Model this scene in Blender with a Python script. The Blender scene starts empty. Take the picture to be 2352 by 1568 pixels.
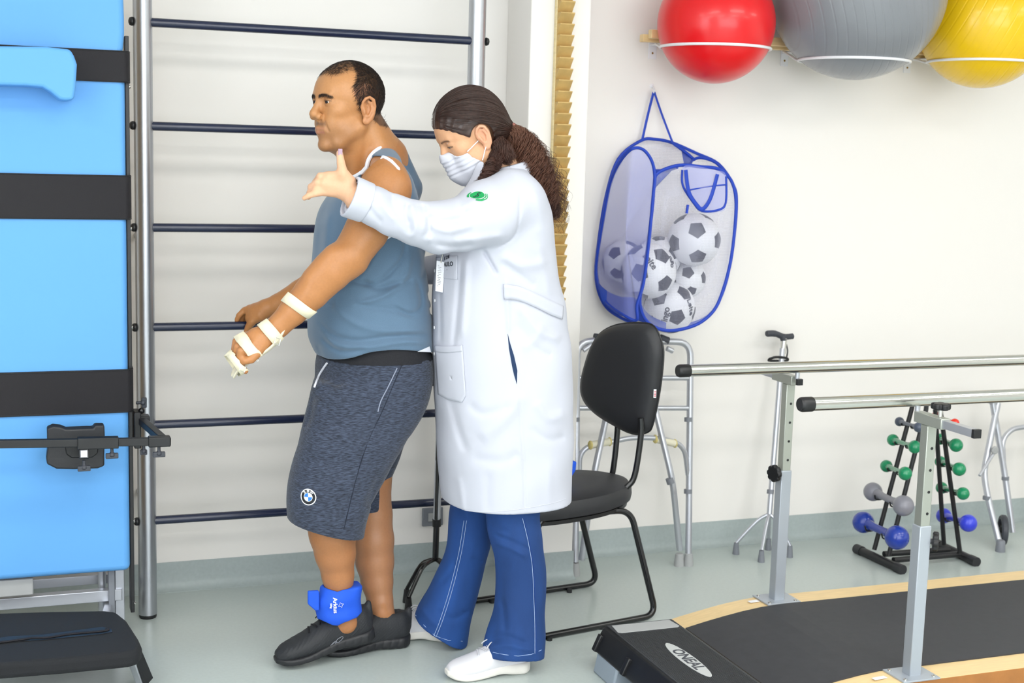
import bpy, bmesh, math, random
import numpy as np
from mathutils import Vector, Matrix

SC = bpy.context.scene
COL = SC.collection
rnd = random.Random(7)

# ---------------------------------------------------------------- camera
FPX = 3130.6
YAW, PITCH, ROLL, HC = .3553408, .13767401, .02811086, 1.5
def _rot():
    cy, sy = math.cos(YAW), math.sin(YAW)
    f = np.array([sy*math.cos(PITCH), cy*math.cos(PITCH), -math.sin(PITCH)])
    r = np.array([cy, -sy, 0.]); u = np.cross(r, f)
    c, s = math.cos(ROLL), math.sin(ROLL)
    return np.array([c*r+s*u, -s*r+c*u, f])
CM = _rot()
CAMP = np.array([0., 0., HC])
cam_data = bpy.data.cameras.new('camera')
cam_data.sensor_width = 36.0
cam_data.lens = FPX/2352*36.0
cam_data.clip_start = .05
cam = bpy.data.objects.new('camera', cam_data)
COL.objects.link(cam)
cam.matrix_world = Matrix(((CM[0][0], CM[1][0], -CM[2][0], 0), (CM[0][1], CM[1][1], -CM[2][1], 0),
                           (CM[0][2], CM[1][2], -CM[2][2], HC), (0, 0, 0, 1)))
cam_data.dof.use_dof = True
cam_data.dof.focus_distance = 3.75
cam_data.dof.aperture_fstop = 5.0
SC.camera = cam

# ---------------------------------------------------------------- world, exposure
SC.view_settings.view_transform = 'Standard'
SC.view_settings.look = 'None'
SC.view_settings.gamma = 1.0
SC.view_settings.use_curve_mapping = False
SC.view_settings.exposure = 0.08
world = bpy.data.worlds.new('world'); SC.world = world
world.use_nodes = True
world.node_tree.nodes['Background'].inputs[0].default_value = (1, 1, 1, 1)
world.node_tree.nodes['Background'].inputs[1].default_value = 0.2

def area(name, loc, sx, sy, power, col=(1, 1, 1), rot=(0, 0, 0)):
    l = bpy.data.lights.new(name, 'AREA'); l.shape = 'RECTANGLE'; l.size = sx; l.size_y = sy
    l.energy = power; l.color = col
    o = bpy.data.objects.new(name, l); o.location = loc; o.rotation_euler = rot
    COL.objects.link(o); return o
CEIL = 2.75
LAMPS = [(-1.2, 2.0), (.8, 2.0), (2.8, 2.0), (4.8, 2.0), (-1.2, .1), (.8, .1), (2.8, .1), (4.8, .1), (-.2, -1.8), (2.0, -1.8)]
for lx, ly in LAMPS:
    area('ceiling_lamp_light', (lx, ly, CEIL-.03), 1.15, .55, 14 if ly > 1 else (20 if ly > -1 else 22), (1, .985, .96))
# daylight from an unseen window at left, then added frontal fill behind the camera
area('unseen_fill_light', (-2.3, .2, 1.6), 2.6, 1.7, 30, (.90, .95, 1.0), (0, math.radians(-90), 0))
area('unseen_fill_light', (1.6, -2.52, 1.55), 4.4, 1.8, 46, (.95, .97, 1.0), (math.radians(90), 0, 0))

# ---------------------------------------------------------------- placing helpers
def ray(px, py):
    return CM.T @ np.array([(px-1176)/FPX, (784-py)/FPX, 1.0])
def P(px, py, Y):
    """point of the place seen at that pixel of the photograph, Y metres towards the back wall"""
    d = ray(px, py); return CAMP + d*(Y/d[1])
def G(px, py, z=0.):
    d = ray(px, py); return CAMP + d*((z-HC)/d[2])
def mpp(p):
    """metres per pixel at p"""
    return float(CM[2] @ (np.array(p)-CAMP))/FPX

# ---------------------------------------------------------------- materials
def lin(c):
    if isinstance(c, str):
        c = tuple(int(c[i:i+2], 16)/255 for i in (0, 2, 4))
    return tuple(x/12.92 if x <= .04045 else ((x+.055)/1.055)**2.4 for x in c) + (1,)
MATS = {}
def mat(name, col, rough=.5, metal=0., spec=.5, noise=0., nscale=40., bump=0., bscale=200., alpha=1., coat=0., sheen=0.,
        attr=None, sss=0., stretch=None, emis=None, dist=.002):
    if name in MATS: return MATS[name]
    m = bpy.data.materials.new(name); m.use_nodes = True
    nt = m.node_tree; b = nt.nodes['Principled BSDF']
    b.inputs['Base Color'].default_value = lin(col)
    b.inputs['Roughness'].default_value = rough
    b.inputs['Metallic'].default_value = metal
    b.inputs['Specular IOR Level'].default_value = spec
    if coat: b.inputs['Coat Weight'].default_value = coat; b.inputs['Coat Roughness'].default_value = .08
    if sheen: b.inputs['Sheen Weight'].default_value = sheen; b.inputs['Sheen Roughness'].default_value = .5
    if alpha < 1: b.inputs['Alpha'].default_value = alpha
    if sss:
        b.inputs['Subsurface Weight'].default_value = sss
        b.inputs['Subsurface Radius'].default_value = (1.0, .35, .2)
        b.inputs['Subsurface Scale'].default_value = .006
    if emis: b.inputs['Emission Color'].default_value = lin(col); b.inputs['Emission Strength'].default_value = emis
    tc = None
    def coords(sc):
        t = nt.nodes.new('ShaderNodeTexCoord'); mp = nt.nodes.new('ShaderNodeMapping')
        nt.links.new(t.outputs['Object'], mp.inputs[0])
        if stretch: mp.inputs['Scale'].default_value = stretch
        n = nt.nodes.new('ShaderNodeTexNoise'); n.inputs['Scale'].default_value = sc; n.inputs['Detail'].default_value = 3
        nt.links.new(mp.outputs[0], n.inputs['Vector']); return n
    src = None
    if attr:
        a = nt.nodes.new('ShaderNodeAttribute'); a.attribute_name = attr; src = a.outputs['Color']
    if noise:
        n = coords(nscale)
        mr = nt.nodes.new('ShaderNodeMapRange'); mr.inputs[1].default_value = .3; mr.inputs[2].default_value = .7
        mr.inputs[3].default_value = 1-noise; mr.inputs[4].default_value = 1+noise
        nt.links.new(n.outputs[0], mr.inputs[0])
        mx = nt.nodes.new('ShaderNodeVectorMath'); mx.operation = 'SCALE'
        if src: nt.links.new(src, mx.inputs[0])
        else: mx.inputs[0].default_value = lin(col)[:3]
        nt.links.new(mr.outputs[0], mx.inputs['Scale']); src = mx.outputs[0]
    if src: nt.links.new(src, b.inputs['Base Color'])
    if bump:
        n = coords(bscale); bp = nt.nodes.new('ShaderNodeBump'); bp.inputs['Strength'].default_value = bump
        bp.inputs['Distance'].default_value = dist
        nt.links.new(n.outputs[0], bp.inputs['Height']); nt.links.new(bp.outputs[0], b.inputs['Normal'])
    MATS[name] = m; return m

M_wall = mat('wall_paint', 'F0EDE9', .55, bump=.05, bscale=300)
M_floor = mat('vinyl_floor', 'B9C3C0', .28, noise=.03, nscale=90, spec=.5)
M_base = mat('vinyl_cove', 'A9B4B4', .45, noise=.04, nscale=90)
M_ceil = mat('ceiling_paint', 'F2F2F0', .8)
M_chrome = mat('chrome', 'D8D8D4', .16, 1.)
M_alu = mat('brushed_aluminium', 'B4B7BD', .33, .9, bump=.05, bscale=400)
M_alu2 = mat('anodised_aluminium', 'C3C6CE', .35, .75)
M_greypaint = mat('silver_paint', 'AEB5BE', .4, .35)
M_navy = mat('navy_lacquer', '1B2440', .25, spec=.6)
M_blk = mat('black_plastic', '17181B', .42)
M_blkpaint = mat('black_lacquer', '121316', .2, spec=.6)
M_blkfab = mat('black_fabric', '1D1F23', .9, noise=.15, nscale=500, bump=.3, bscale=900)
M_blkvinyl = mat('black_vinyl', '26272B', .5, bump=.12, bscale=500)
M_blue = mat('sky_blue_vinyl', '64A8E9', .5, spec=.35, bump=.03, bscale=200)
M_strap = mat('black_webbing', '1C1A1F', .75, noise=.1, nscale=600, bump=.25, bscale=700)
M_wood = mat('pale_wood', 'E6C995', .45, noise=.06, nscale=14, stretch=(1, 8, 8))
M_woodedge = mat('brown_wood_edge', 'A8703A', .5, noise=.1, nscale=20)
M_ladder = mat('ladder_wood', 'E8D6A6', .55, noise=.08, nscale=25, stretch=(1, 1, 6))
M_white = mat('white_enamel', 'EDEEF2', .3)
M_rubbergrey = mat('grey_rubber', 'A9ABAC', .6)
M_greyplas = mat('grey_plastic', '7C8088', .5)
M_darkgrey = mat('charcoal_plastic', '3C3F47', .5)
M_royal = mat('royal_blue_trim', '153FB4', .6, bump=.2, bscale=900)

# ---------------------------------------------------------------- mesh builder
def nrm(v):
    v = np.array(v, float); n = np.linalg.norm(v); return v/n if n > 1e-12 else v
class MB:
    def __init__(s): s.v = []; s.f = []; s.mi = []; s.cur = 0
    def add(s, vs, fs):
        o = len(s.v); s.v += [tuple(map(float, p)) for p in vs]
        s.f += [tuple(o+i for i in f) for f in fs]; s.mi += [s.cur]*len(fs); return s
    def box(s, x0, x1, y0, y1, z0, z1):
        return s.add([(x0,y0,z0),(x1,y0,z0),(x1,y1,z0),(x0,y1,z0),(x0,y0,z1),(x1,y0,z1),(x1,y1,z1),(x0,y1,z1)],
                     [(3,2,1,0),(4,5,6,7),(0,1,5,4),(1,2,6,5),(2,3,7,6),(3,0,4,7)])
    def obox(s, c, ax, hx):
        c = np.array(c, float); A = [nrm(a)*h for a, h in zip(ax, hx)]
        vs = [c+sx*A[0]+sy*A[1]+sz*A[2] for sz in (-1,1) for sx, sy in ((-1,-1),(1,-1),(1,1),(-1,1))]
        return s.add(vs, [(3,2,1,0),(4,5,6,7),(0,1,5,4),(1,2,6,5),(2,3,7,6),(3,0,4,7)])
    def beam(s, p0, p1, w, h, up=(0,0,1)):
        p0 = np.array(p0, float); p1 = np.array(p1, float); d = p1-p0; L = np.linalg.norm(d)/2
        a = nrm(d); b = nrm(np.cross(up, a)); c = np.cross(a, b)
        return s.obox((p0+p1)/2, (a, b, c), (L, w/2, h/2))
    def tube(s, pts, r, n=14, closed=False, cap=True, flat=None):
        pts = [np.array(p, float) for p in pts]; N = len(pts)
        rs = r if isinstance(r, (list, tuple, np.ndarray)) else [r]*N
        T = []
        for i in range(N):
            a = pts[(i-1) % N] if (closed or i > 0) else pts[i]
            b = pts[(i+1) % N] if (closed or i < N-1) else pts[i]
            T.append(nrm(b-a))
        ref = np.array([0, 0, 1.]) if abs(T[0][2]) < .9 else np.array([1., 0, 0])
        if flat is not None: ref = np.array(flat[0], float)
        u = nrm(np.cross(ref, T[0])); vs = []
        for i in range(N):
            u = nrm(u-T[i]*np.dot(u, T[i])); w = np.cross(T[i], u)
            if flat is not None: u2 = nrm(np.cross(ref, T[i])); u = u2; w = np.cross(T[i], u)
            fa, fb = (flat[1], flat[2]) if flat is not None else (1, 1)
            for k in range(n):
                a = 2*math.pi*k/n; vs.append(pts[i]+rs[i]*(math.cos(a)*u*fa+math.sin(a)*w*fb))
        fs = []
        for i in range(N if closed else N-1):
            j = (i+1) % N
            for k in range(n): fs.append((i*n+k, i*n+(k+1) % n, j*n+(k+1) % n, j*n+k))
        if cap and not closed: fs += [tuple(range(n))[::-1], tuple((N-1)*n+k for k in range(n))]
        return s.add(vs, fs)
    def cyl(s, p0, p1, r0, r1=None, n=20, cap=True):
        return s.tube([p0, p1], [r0, r0 if r1 is None else r1], n, cap=cap)
    def lathe(s, prof, o, axis=(0,0,1), n=28):
        o = np.array(o, float); a = nrm(axis); ref = np.array([0,0,1.]) if abs(a[2]) < .9 else np.array([1.,0,0])
        u = nrm(np.cross(ref, a)); w = np.cross(a, u); vs = []; fs = []
        for r, h in prof:
            for k in range(n):
                t = 2*math.pi*k/n; vs.append(o+a*h+max(r, 1e-5)*(math.cos(t)*u+math.sin(t)*w))
        for i in range(len(prof)-1):
            for k in range(n): fs.append((i*n+k, i*n+(k+1) % n, (i+1)*n+(k+1) % n, (i+1)*n+k))
        fs += [tuple(range(n))[::-1], tuple((len(prof)-1)*n+k for k in range(n))]
        return s.add(vs, fs)
    def ball(s, c, r, n=24, sc=(1,1,1)):
        m = n//2; vs = []; fs = []
        c = np.array(c, float)
        for i in range(m+1):
            a = math.pi*i/m
            for k in range(n):
                t = 2*math.pi*k/n; vs.append(c+r*np.array([sc[0]*math.sin(a)*math.cos(t), sc[1]*math.sin(a)*math.sin(t), sc[2]*math.cos(a)]))
        for i in range(m):
            for k in range(n): fs.append((i*n+k, (i+1)*n+k, (i+1)*n+(k+1) % n, i*n+(k+1) % n))
        return s.add(vs, fs)
    def prism(s, poly, D):
        """poly: 3D points of a planar outline, D: extrusion vector"""
        n = len(poly); D = np.array(D, float); vs = [np.array(p, float) for p in poly]; vs = vs+[p+D for p in vs]
        return s.add(vs, [tuple(range(n))[::-1], tuple(range(n, 2*n))]+[(i, (i+1) % n, n+(i+1) % n, n+i) for i in range(n)])
    def star_knob(s, c, axis, r, h, lobes=7, n=56, depth=.14):
        c = np.array(c, float); a = nrm(axis); ref = np.array([0,0,1.]) if abs(a[2]) < .9 else np.array([1.,0,0])
        u = nrm(np.cross(ref, a)); w = np.cross(a, u)
        vs = []
        for hh, q in ((0,.86),(.18,1),(.82,1),(1,.86)):
            for k in range(n):
                t = 2*math.pi*k/n; rr = r*q*(1-depth*(.5-.5*math.cos(lobes*t))**3)
                vs.append(c+a*h*hh+rr*(math.cos(t)*u+math.sin(t)*w))
        fs = [tuple(range(n))[::-1], tuple(3*n+k for k in range(n))]
        for i in range(3):
            for k in range(n): fs.append((i*n+k, i*n+(k+1) % n, (i+1)*n+(k+1) % n, (i+1)*n+k))
        return s.add(vs, fs)
    def build(s, name, m, parent=None, smooth=True, bevel=0., seg=2, angle=35, mats=None, subsurf=0):
        me = bpy.data.meshes.new(name); me.from_pydata(s.v, [], s.f); me.update()
        bm = bmesh.new(); bm.from_mesh(me); bmesh.ops.recalc_face_normals(bm, faces=bm.faces); bm.to_mesh(me); bm.free()
        for mm in ([m] if mats is None else mats): me.materials.append(mm)
        if mats is not None: me.polygons.foreach_set('material_index', s.mi)
        o = bpy.data.objects.new(name, me); COL.objects.link(o)
        if smooth:
            me.polygons.foreach_set('use_smooth', [True]*len(me.polygons))
            try: me.set_sharp_from_angle(angle=math.radians(angle))
            except Exception: pass
        if bevel:
            b = o.modifiers.new('bevel', 'BEVEL'); b.width = bevel; b.segments = seg; b.limit_method = 'ANGLE'; b.angle_limit = math.radians(40)
            b.harden_normals = False
        if subsurf:
            b = o.modifiers.new('sub', 'SUBSURF'); b.levels = subsurf; b.render_levels = subsurf
        if parent is not None: put(o, parent)
        return o
def put(o, parent):
    """parent a world-space object to its thing without moving it"""
    o.parent = parent; o.matrix_parent_inverse = Matrix.Translation(parent.location).inverted() if parent.type == 'EMPTY' else Matrix()
    if parent.parent is not None: o.matrix_parent_inverse = Matrix()
def thing(name, label, cat, loc, group=None):
    o = bpy.data.objects.new(name, None); o.empty_display_size = .05; COL.objects.link(o); o.location = tuple(map(float, loc))
    return tag(o, label, cat, group)
def tag(o, label, cat, group=None, kind=None):
    if label: o['label'] = label
    if cat: o['category'] = cat
    if group: o['group'] = group
    if kind: o['kind'] = kind
    return o
def struct(o): o['kind'] = 'structure'; return o
def fillet(pts, r, seg=7, closed=False):
    """round the corners of a polyline"""
    pts = [np.array(p, float) for p in pts]; out = []; N = len(pts)
    for i in range(N):
        if not closed and i in (0, N-1): out.append(pts[i]); continue
        a, b, c = pts[i-1], pts[i], pts[(i+1) % N]; rr = r[i] if isinstance(r, (list, tuple)) else r
        la, lc = np.linalg.norm(a-b), np.linalg.norm(c-b); k = min(rr, la*.49, lc*.49)
        p, q = b+(a-b)/la*k, b+(c-b)/lc*k
        for j in range(seg+1):
            t = j/seg; out.append((1-t)**2*p+2*t*(1-t)*b+t*t*q)
    return out
def spline(pts, n=8, closed=False):
    pts = [np.array(p, float) for p in pts]; N = len(pts); out = []
    rng = range(N if closed else N-1)
    for i in rng:
        g = lambda k: pts[k % N] if closed else pts[min(max(k, 0), N-1)]
        p0, p1, p2, p3 = g(i-1), g(i), g(i+1), g(i+2)
        for j in range(n):
            t = j/n
            out.append(.5*((2*p1)+(-p0+p2)*t+(2*p0-5*p1+4*p2-p3)*t*t+(-p0+3*p1-3*p2+p3)*t**3))
    if not closed: out.append(pts[-1])
    return out
def text_geo(txt, size, depth=.0006, bold=False, shear=0., spacing=1.):
    """letters as solid geometry in a local XY frame (x right, y up, centred)"""
    c = bpy.data.curves.new('t', 'FONT'); c.body = txt; c.size = size; c.extrude = depth; c.align_x = 'CENTER'; c.align_y = 'CENTER'
    c.resolution_u = 3; c.shear = shear; c.space_character = spacing
    if bold: c.offset = size*.022
    o = bpy.data.objects.new('t', c); COL.objects.link(o)
    bpy.context.view_layer.update()
    me = bpy.data.meshes.new_from_object(o.evaluated_get(bpy.context.evaluated_depsgraph_get()))
    vs = [tuple(v.co) for v in me.vertices]; fs = [tuple(p.vertices) for p in me.polygons]
    bpy.data.objects.remove(o); bpy.data.curves.remove(c); bpy.data.meshes.remove(me)
    return vs, fs
def place_text(mb, txt, size, O, U, V, depth=.0006, fn=None, **k):
    vs, fs = text_geo(txt, size, depth, **k); U = nrm(U); V = nrm(V); W = np.cross(U, V); O = np.array(O, float)
    out = []
    for x, y, z in vs:
        p = O+U*x+V*y+W*z
        if fn: p = fn(p, z)
        out.append(p)
    mb.add(out, fs)
def copy_tree(o, parent=None):
    c = o.copy(); COL.objects.link(c)
    if parent is not None: c.parent = parent; c.matrix_parent_inverse = o.matrix_parent_inverse.copy()
    for ch in list(o.children): copy_tree(ch, c)
    return c

# ================================================================ the room
WY = 4.573                      # back wall
FY = 4.345                      # front face of the pillar
def sbox(name, m, *a, bevel=0):
    return struct(MB().box(*a).build(name, m, smooth=False, bevel=bevel))
X0, X1, Y0 = -2.45, 6.6, -2.6
sbox('floor', M_floor, X0, X1, Y0, WY+.1, -.05, 0)
sbox('ceiling', M_ceil, X0, X1, Y0, WY+.1, CEIL, CEIL+.1)
sbox('wall_back', M_wall, X0, X1, WY, WY+.1, 0, CEIL)
sbox('wall_right', M_wall, X1, X1+.1, Y0, WY+.1, 0, CEIL)
sbox('wall_front', M_wall, X0, X1, Y0-.1, Y0, 0, CEIL)
sbox('wall_left', M_wall, X0-.1, X0, Y0, WY+.1, 0, CEIL)
PX0, PX1 = P(1221, 5, FY)[0], P(1359, 0, FY)[0]
sbox('wall_pillar', M_wall, PX0, PX1, FY, WY, 0, CEIL, bevel=.004)
def cove(name, x0, x1, y):
    prof = [(y, 0), (y, .098), (y-.004, .098), (y-.004, .03), (y-.008, .016), (y-.016, .006), (y-.03, .0015), (y-.03, 0)]
    struct(MB().prism([(x0, a, b) for a, b in prof], (x1-x0, 0, 0)).build(name, M_base, smooth=True))
cove('baseboard_back', X0, PX0, WY); cove('baseboard_right', PX1, X1, WY); cove('baseboard_pillar', PX0-.004, PX1+.004, FY)
# lamps in the ceiling
M_lamp = mat('lamp_diffuser', 'FFFBF2', .5, emis=2.0)
for lx, ly in LAMPS:
    t = thing('ceiling_light', 'long recessed ceiling light with white diffuser', 'light', (lx, ly, CEIL-.02), 'recessed ceiling lights')
    MB().box(lx-.62, lx+.62, ly-.31, ly+.31, CEIL-.02, CEIL).build('light_frame', M_white, t, bevel=.003)
    MB().box(lx-.58, lx+.58, ly-.28, ly+.28, CEIL-.025, CEIL-.019).build('diffuser', M_lamp, t, smooth=False)

# wide window behind the camera, added for even frontal light; and the left window
M_glow = mat('glowing_pane', 'F4F8FF', .3, emis=1.2)
def window(name, c, U, L, H_):
    U = np.array(U, float); Z = np.array([0, 0, 1.]); N = np.cross(U, Z); c = np.array(c, float); m = MB()
    for s in (-1, 1): m.obox(c+U*s*L/2, (U, N, Z), (.03, .03, H_/2+.03)); m.obox(c+Z*s*H_/2, (U, N, Z), (L/2, .03, .03))
    for k in (-1, 0, 1): m.obox(c+U*k*L/4, (U, N, Z), (.018, .02, H_/2))
    w = struct(m.build(name, M_white, bevel=.003)); p = MB().obox(c, (U, N, Z), (L/2, .004, H_/2)).build('window_pane', M_glow, w, smooth=False); return w
window('added_window', (1.6, Y0+.03, 1.55), (1, 0, 0), 4.4, 1.8)
window('window_2', (X0+.03, .2, 1.6), (0, 1, 0), 2.6, 1.7)

# ================================================================ wall bars
BY = 4.32
sb = thing('wall_bars', 'tall wall bars with silver posts and navy rungs behind the man', 'wall bars', (.39, BY, 0))
pl, pr = .390, P(1095, 100, BY)[0]
for k, x in enumerate((pl, pr)):
    po = MB().cyl((x, BY, .012), (x, BY, 2.45), .0285, n=36).build('post', M_alu, sb)
    MB().lathe([(.026, 0), (.0275, .004), (.0275, .012)], (x, BY, 0), n=28).build('foot_cap', M_blk, po)
    for z in (.35, 1.2, 2.1):
        MB().cyl((x, BY+.02, z), (x, WY, z), .011).build('wall_bracket', M_alu, po)
for k in range(8):
    z = .3163+.3082*k
    r = MB().cyl((pl-.012, BY-.004, z), (pr+.02, BY-.004, z), .0135, n=22).build('rung', M_navy, sb)
    for sx, x in ((-1, pl-.0285), (1, pr+.0285)):
        MB().lathe([(.013, 0), (.0135, .004), (.011, .010), (.004, .013)], (x, BY-.004, z), (sx, 0, 0), n=18).build('end_cap', M_blk, r)

# ================================================================ finger ladder on the pillar
fx0, fx1 = P(1277, 0, FY)[0], P(1316, 0, FY)[0]-.006
fl = thing('finger_ladder', 'wooden shoulder finger ladder with sawtooth steps fixed to the white pillar', 'finger ladder', (fx0, FY, 1.0))
zb = P(1280, 712, FY)[2]
MB().box(fx0-.004, fx1, FY-.018, FY, zb, 2.4).build('backing_board', M_ladder, fl, bevel=.002)
pitch = (P(1300, 15, FY)[2]-P(1300, 690, FY)[2])/27.0
z = zb+.01
M_tooth = mat('ladder_tooth_shaded', 'CBAA6A', .6, noise=.1, nscale=30)  # ladder wood darkened, shade of the down-facing slopes put into the colour
while z < 2.36:
    o = MB()
    y0 = FY-.018
    poly = [(fx0, y0, z), (fx0, y0-.030, z+pitch-.0035), (fx0, y0-.030, z+pitch), (fx0, y0, z+pitch)]
    o.prism(poly, (fx1-fx0-.004, 0, 0)).build('step', M_tooth, fl, smooth=False)
    z += pitch
# ================================================================ socket plate
s = thing('wall_socket', 'grey double socket plate low on the wall behind the woman', 'socket', P(985, 1185, WY))
a, b = P(969, 1166, WY), P(1003, 1205, WY)
MB().box(a[0], b[0]+.02, WY-.012, WY, b[2], a[2]).build('plate', M_greyplas, s, bevel=.003)
MB().box(a[0]+.02, b[0], WY-.016, WY-.012, b[2]+.018, a[2]-.018).build('socket_insert', M_rubbergrey, s, bevel=.002)

# ================================================================ tilt table (left)
tt = thing('tilt_table', 'upright blue padded tilt table with black straps and black footplate', 'tilt table', (.0, 4.1, 0))
TX = P(293, 700, 4.08)[0]
def pad(name, z0, z1, tuck=0.):
    b = MB().box(-.55, TX, 4.08, 4.14, z0, z1).build(name, M_blue, tt, bevel=.018, seg=5); return b
zs = P(200, 150, 4.08)[2]
pad('lower_pad', P(285, 1312, 4.08)[2], zs-.002)
up = MB().prism([(-.55, 4.08, zs+.002), (TX-.02, 4.08, zs+.002), (TX-.004, 4.08, P(0, 98, 4.08)[2]), (TX, 4.08, P(0, 60, 4.08)[2]), (TX, 4.08, P(0, 25, 4.08)[2]), (TX-.004, 4.08, 2.0), (-.55, 4.08, 2.0)], (0, .06, 0)).build('upper_pad', M_blue, tt, bevel=.016, seg=4)
MB().box(-.53, TX-.01, 4.14, 4.158, .25, 1.98).build('back_board', mat('plywood', 'C9A66B', .6), tt, bevel=.003)
rx = P(301, 1000, 4.12)[0]
MB().box(TX+.0015, TX+.013, 4.10, 4.15, P(301, 1402, 4.12)[2], P(301, 84, 4.12)[2]).build('side_rail', M_blk, tt, bevel=.0015)
for py in (200, 525, 752, 1196, 1385):
    MB().lathe([(.006, 0), (.006, .002), (.004, .005)], (TX+.013, 4.12, P(305, py, 4.12)[2]), (1, 0, 0), n=12).build('bolt', M_chrome, tt)
def strap(y0, y1, wr=.012):
    z1, z0 = P(200, y0, 4.07)[2], P(200, y1, 4.07)[2]
    prof = [(-.56, 4.073), (TX-.004, 4.073), (TX+.006, 4.078), (TX+.0150, 4.095), (TX+.0165, 4.16), (TX+.0145, 4.16), (TX+.013, 4.097), (TX+.003, 4.081), (TX-.006, 4.0785), (-.56, 4.0785)]
    o = MB().prism([(x, y, z0) for x, y in prof], (0, 0, z1-z0)).build('strap', M_strap, tt, smooth=True, angle=50)
    h = MB()
    for z in (z0+.003, z1-.003): h.tube([(x, y-.0004, z) for x, y in prof[:5]], .0009, 6)
    h.build('hem', M_blk, o)
strap(112, 186); strap(401, 504); strap(851, 951)
# arm block resting across the chest
Yb = 3.96
out = [(-120, 104), (108, 107), (140, 111), (161, 113), (170, 128), (177, 148), (174, 200), (170, 229), (150, 231), (136, 228), (116, 211), (98, 200), (60, 197), (-120, 192)]
MB().prism([P(x, y, Yb) for x, y in out], (0, .11, 0)).build('arm_rest_block', M_blue, tt, bevel=.009, seg=4)
# knee support
YK = 3.86
def K(x, y, Y=YK): return P(x, y, Y)
kn = MB().beam(K(-140, 1021), K(392, 1013), .019, .022).build('cross_bar', M_blk, tt, bevel=.002)
MB().beam(K(178, 1017, YK-.002), K(272, 1015, YK-.002), .030, .031).build('sliding_sleeve', M_blk, kn, bevel=.002)
MB().beam(K(340, 1014), K(391, 1012), .028, .029).build('end_sleeve', M_blk, kn, bevel=.003)
arm = MB().beam(P(322, 963, 4.12), P(372, 1007, YK+.006), .022, .02).build('side_arm', M_blk, tt, bevel=.002)
MB().box(TX+.016, TX+.036, 4.09, 4.16, P(0, 1040, 4.12)[2], P(0, 955, 4.12)[2]).build('arm_clamp', M_blk, arm, bevel=.003)
MB().obox(P(330, 962, 4.12), ((1,0,0),(0,1,0),(0,0,1)), (.016, .022, .012)).build('clamp_block', M_blk, arm, bevel=.003)
def tknob(c, ax, parent, L=.034):
    c = np.array(c, float); m = MB().lathe([(.0045, 0), (.0045, .014), (.008, .016), (.009, .024), (.005, .027)], c, ax, n=14)
    a = nrm(ax); s_ = nrm(np.cross(a, (0, 1, .2)))
    m.obox(c+a*.024, (s_, np.cross(a, s_), a), (L/2, .0055, .0075))
    return m.build('clamp_knob', M_darkgrey, parent, bevel=.003, seg=3)
tknob(P(257, 1027, YK), (0, 0, -1), kn); tknob(P(365, 1024, YK), (0, 0, -1), kn)
tknob(P(330, 1020, 4.10), (0, 0, -1), arm, .02)
tknob(P(312, 925, 4.12), (1, 0, 0), arm, .03)
MB().ball(P(325, 943, 4.11), .0095).build('ball_knob', M_blkpaint, arm)
kp = MB()
YP = 3.95
ko = [(108, 985), (122, 979), (140, 981), (152, 986), (200, 984), (214, 984), (218, 977), (240, 977), (241, 1000), (240, 1040), (240, 1070), (225, 1076), (170, 1078), (130, 1077), (108, 1066), (106, 1054), (109, 1030)]
pd = kp.prism([P(x, y, YP) for x, y in ko], (0, .045, 0)).build('knee_pad', M_blkvinyl, tt, bevel=.009, seg=4)
MB().prism([P(x, y, YP-.003) for x, y in [(148, 1018), (228, 1017), (224, 1042), (212, 1051), (165, 1052), (152, 1043)]], (0, .006, 0)).build('pad_plate', M_blk, pd, bevel=.003)
MB().beam(P(193, 1042, YK-.02), P(193, 1042, YP), .018, .019).build('pad_rod', M_alu2, pd, bevel=.001)
MB().beam(P(193, 1042, YK-.012), P(193, 1042, YK+.012), .026, .027).build('rod_clamp', M_blkpaint, pd, bevel=.002)
tknob(P(193, 1056, YK), (0, 0, -1), pd)
# under-frame
fr = MB()
fr.beam((-.55, 4.16, P(0, 1385, 4.16)[2]), (TX-.02, 4.16, P(0, 1385, 4.16)[2]), .03, .035)
fr.beam((-.55, 4.26, .16), (TX-.03, 4.26, .16), .03, .03)
fr.box(TX-.040, TX-.012, 4.155, 4.19, .04, .26)
fr.cyl((TX-.075, 4.2, .06), (TX-.075, 4.2, .3), .012)
fr.beam((TX-.075, 4.05, .10), (TX-.03, 4.36, .10), .022, .03)
fr.build('steel_frame', M_alu2, tt, bevel=.002)
MB().box(TX-.060, TX-.042, 4.13, 4.17, .05, .24).build('frame_leg', M_greyplas, tt, bevel=.002)
MB().box(-.1, .045, 4.11, 4.16, P(0,1375,4.1)[2], P(0, 1336, 4.1)[2]).build('junction_box', M_rubbergrey, tt, bevel=.004)
wh = MB(); wh.cyl((TX-.03, 4.19, .04), (TX-.03, 4.28, .04), .02); wh.cyl((-.2, 4.19, .04), (-.2, 4.28, .04), .02); wh.build('foot_castor', M_blk, tt)
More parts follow.
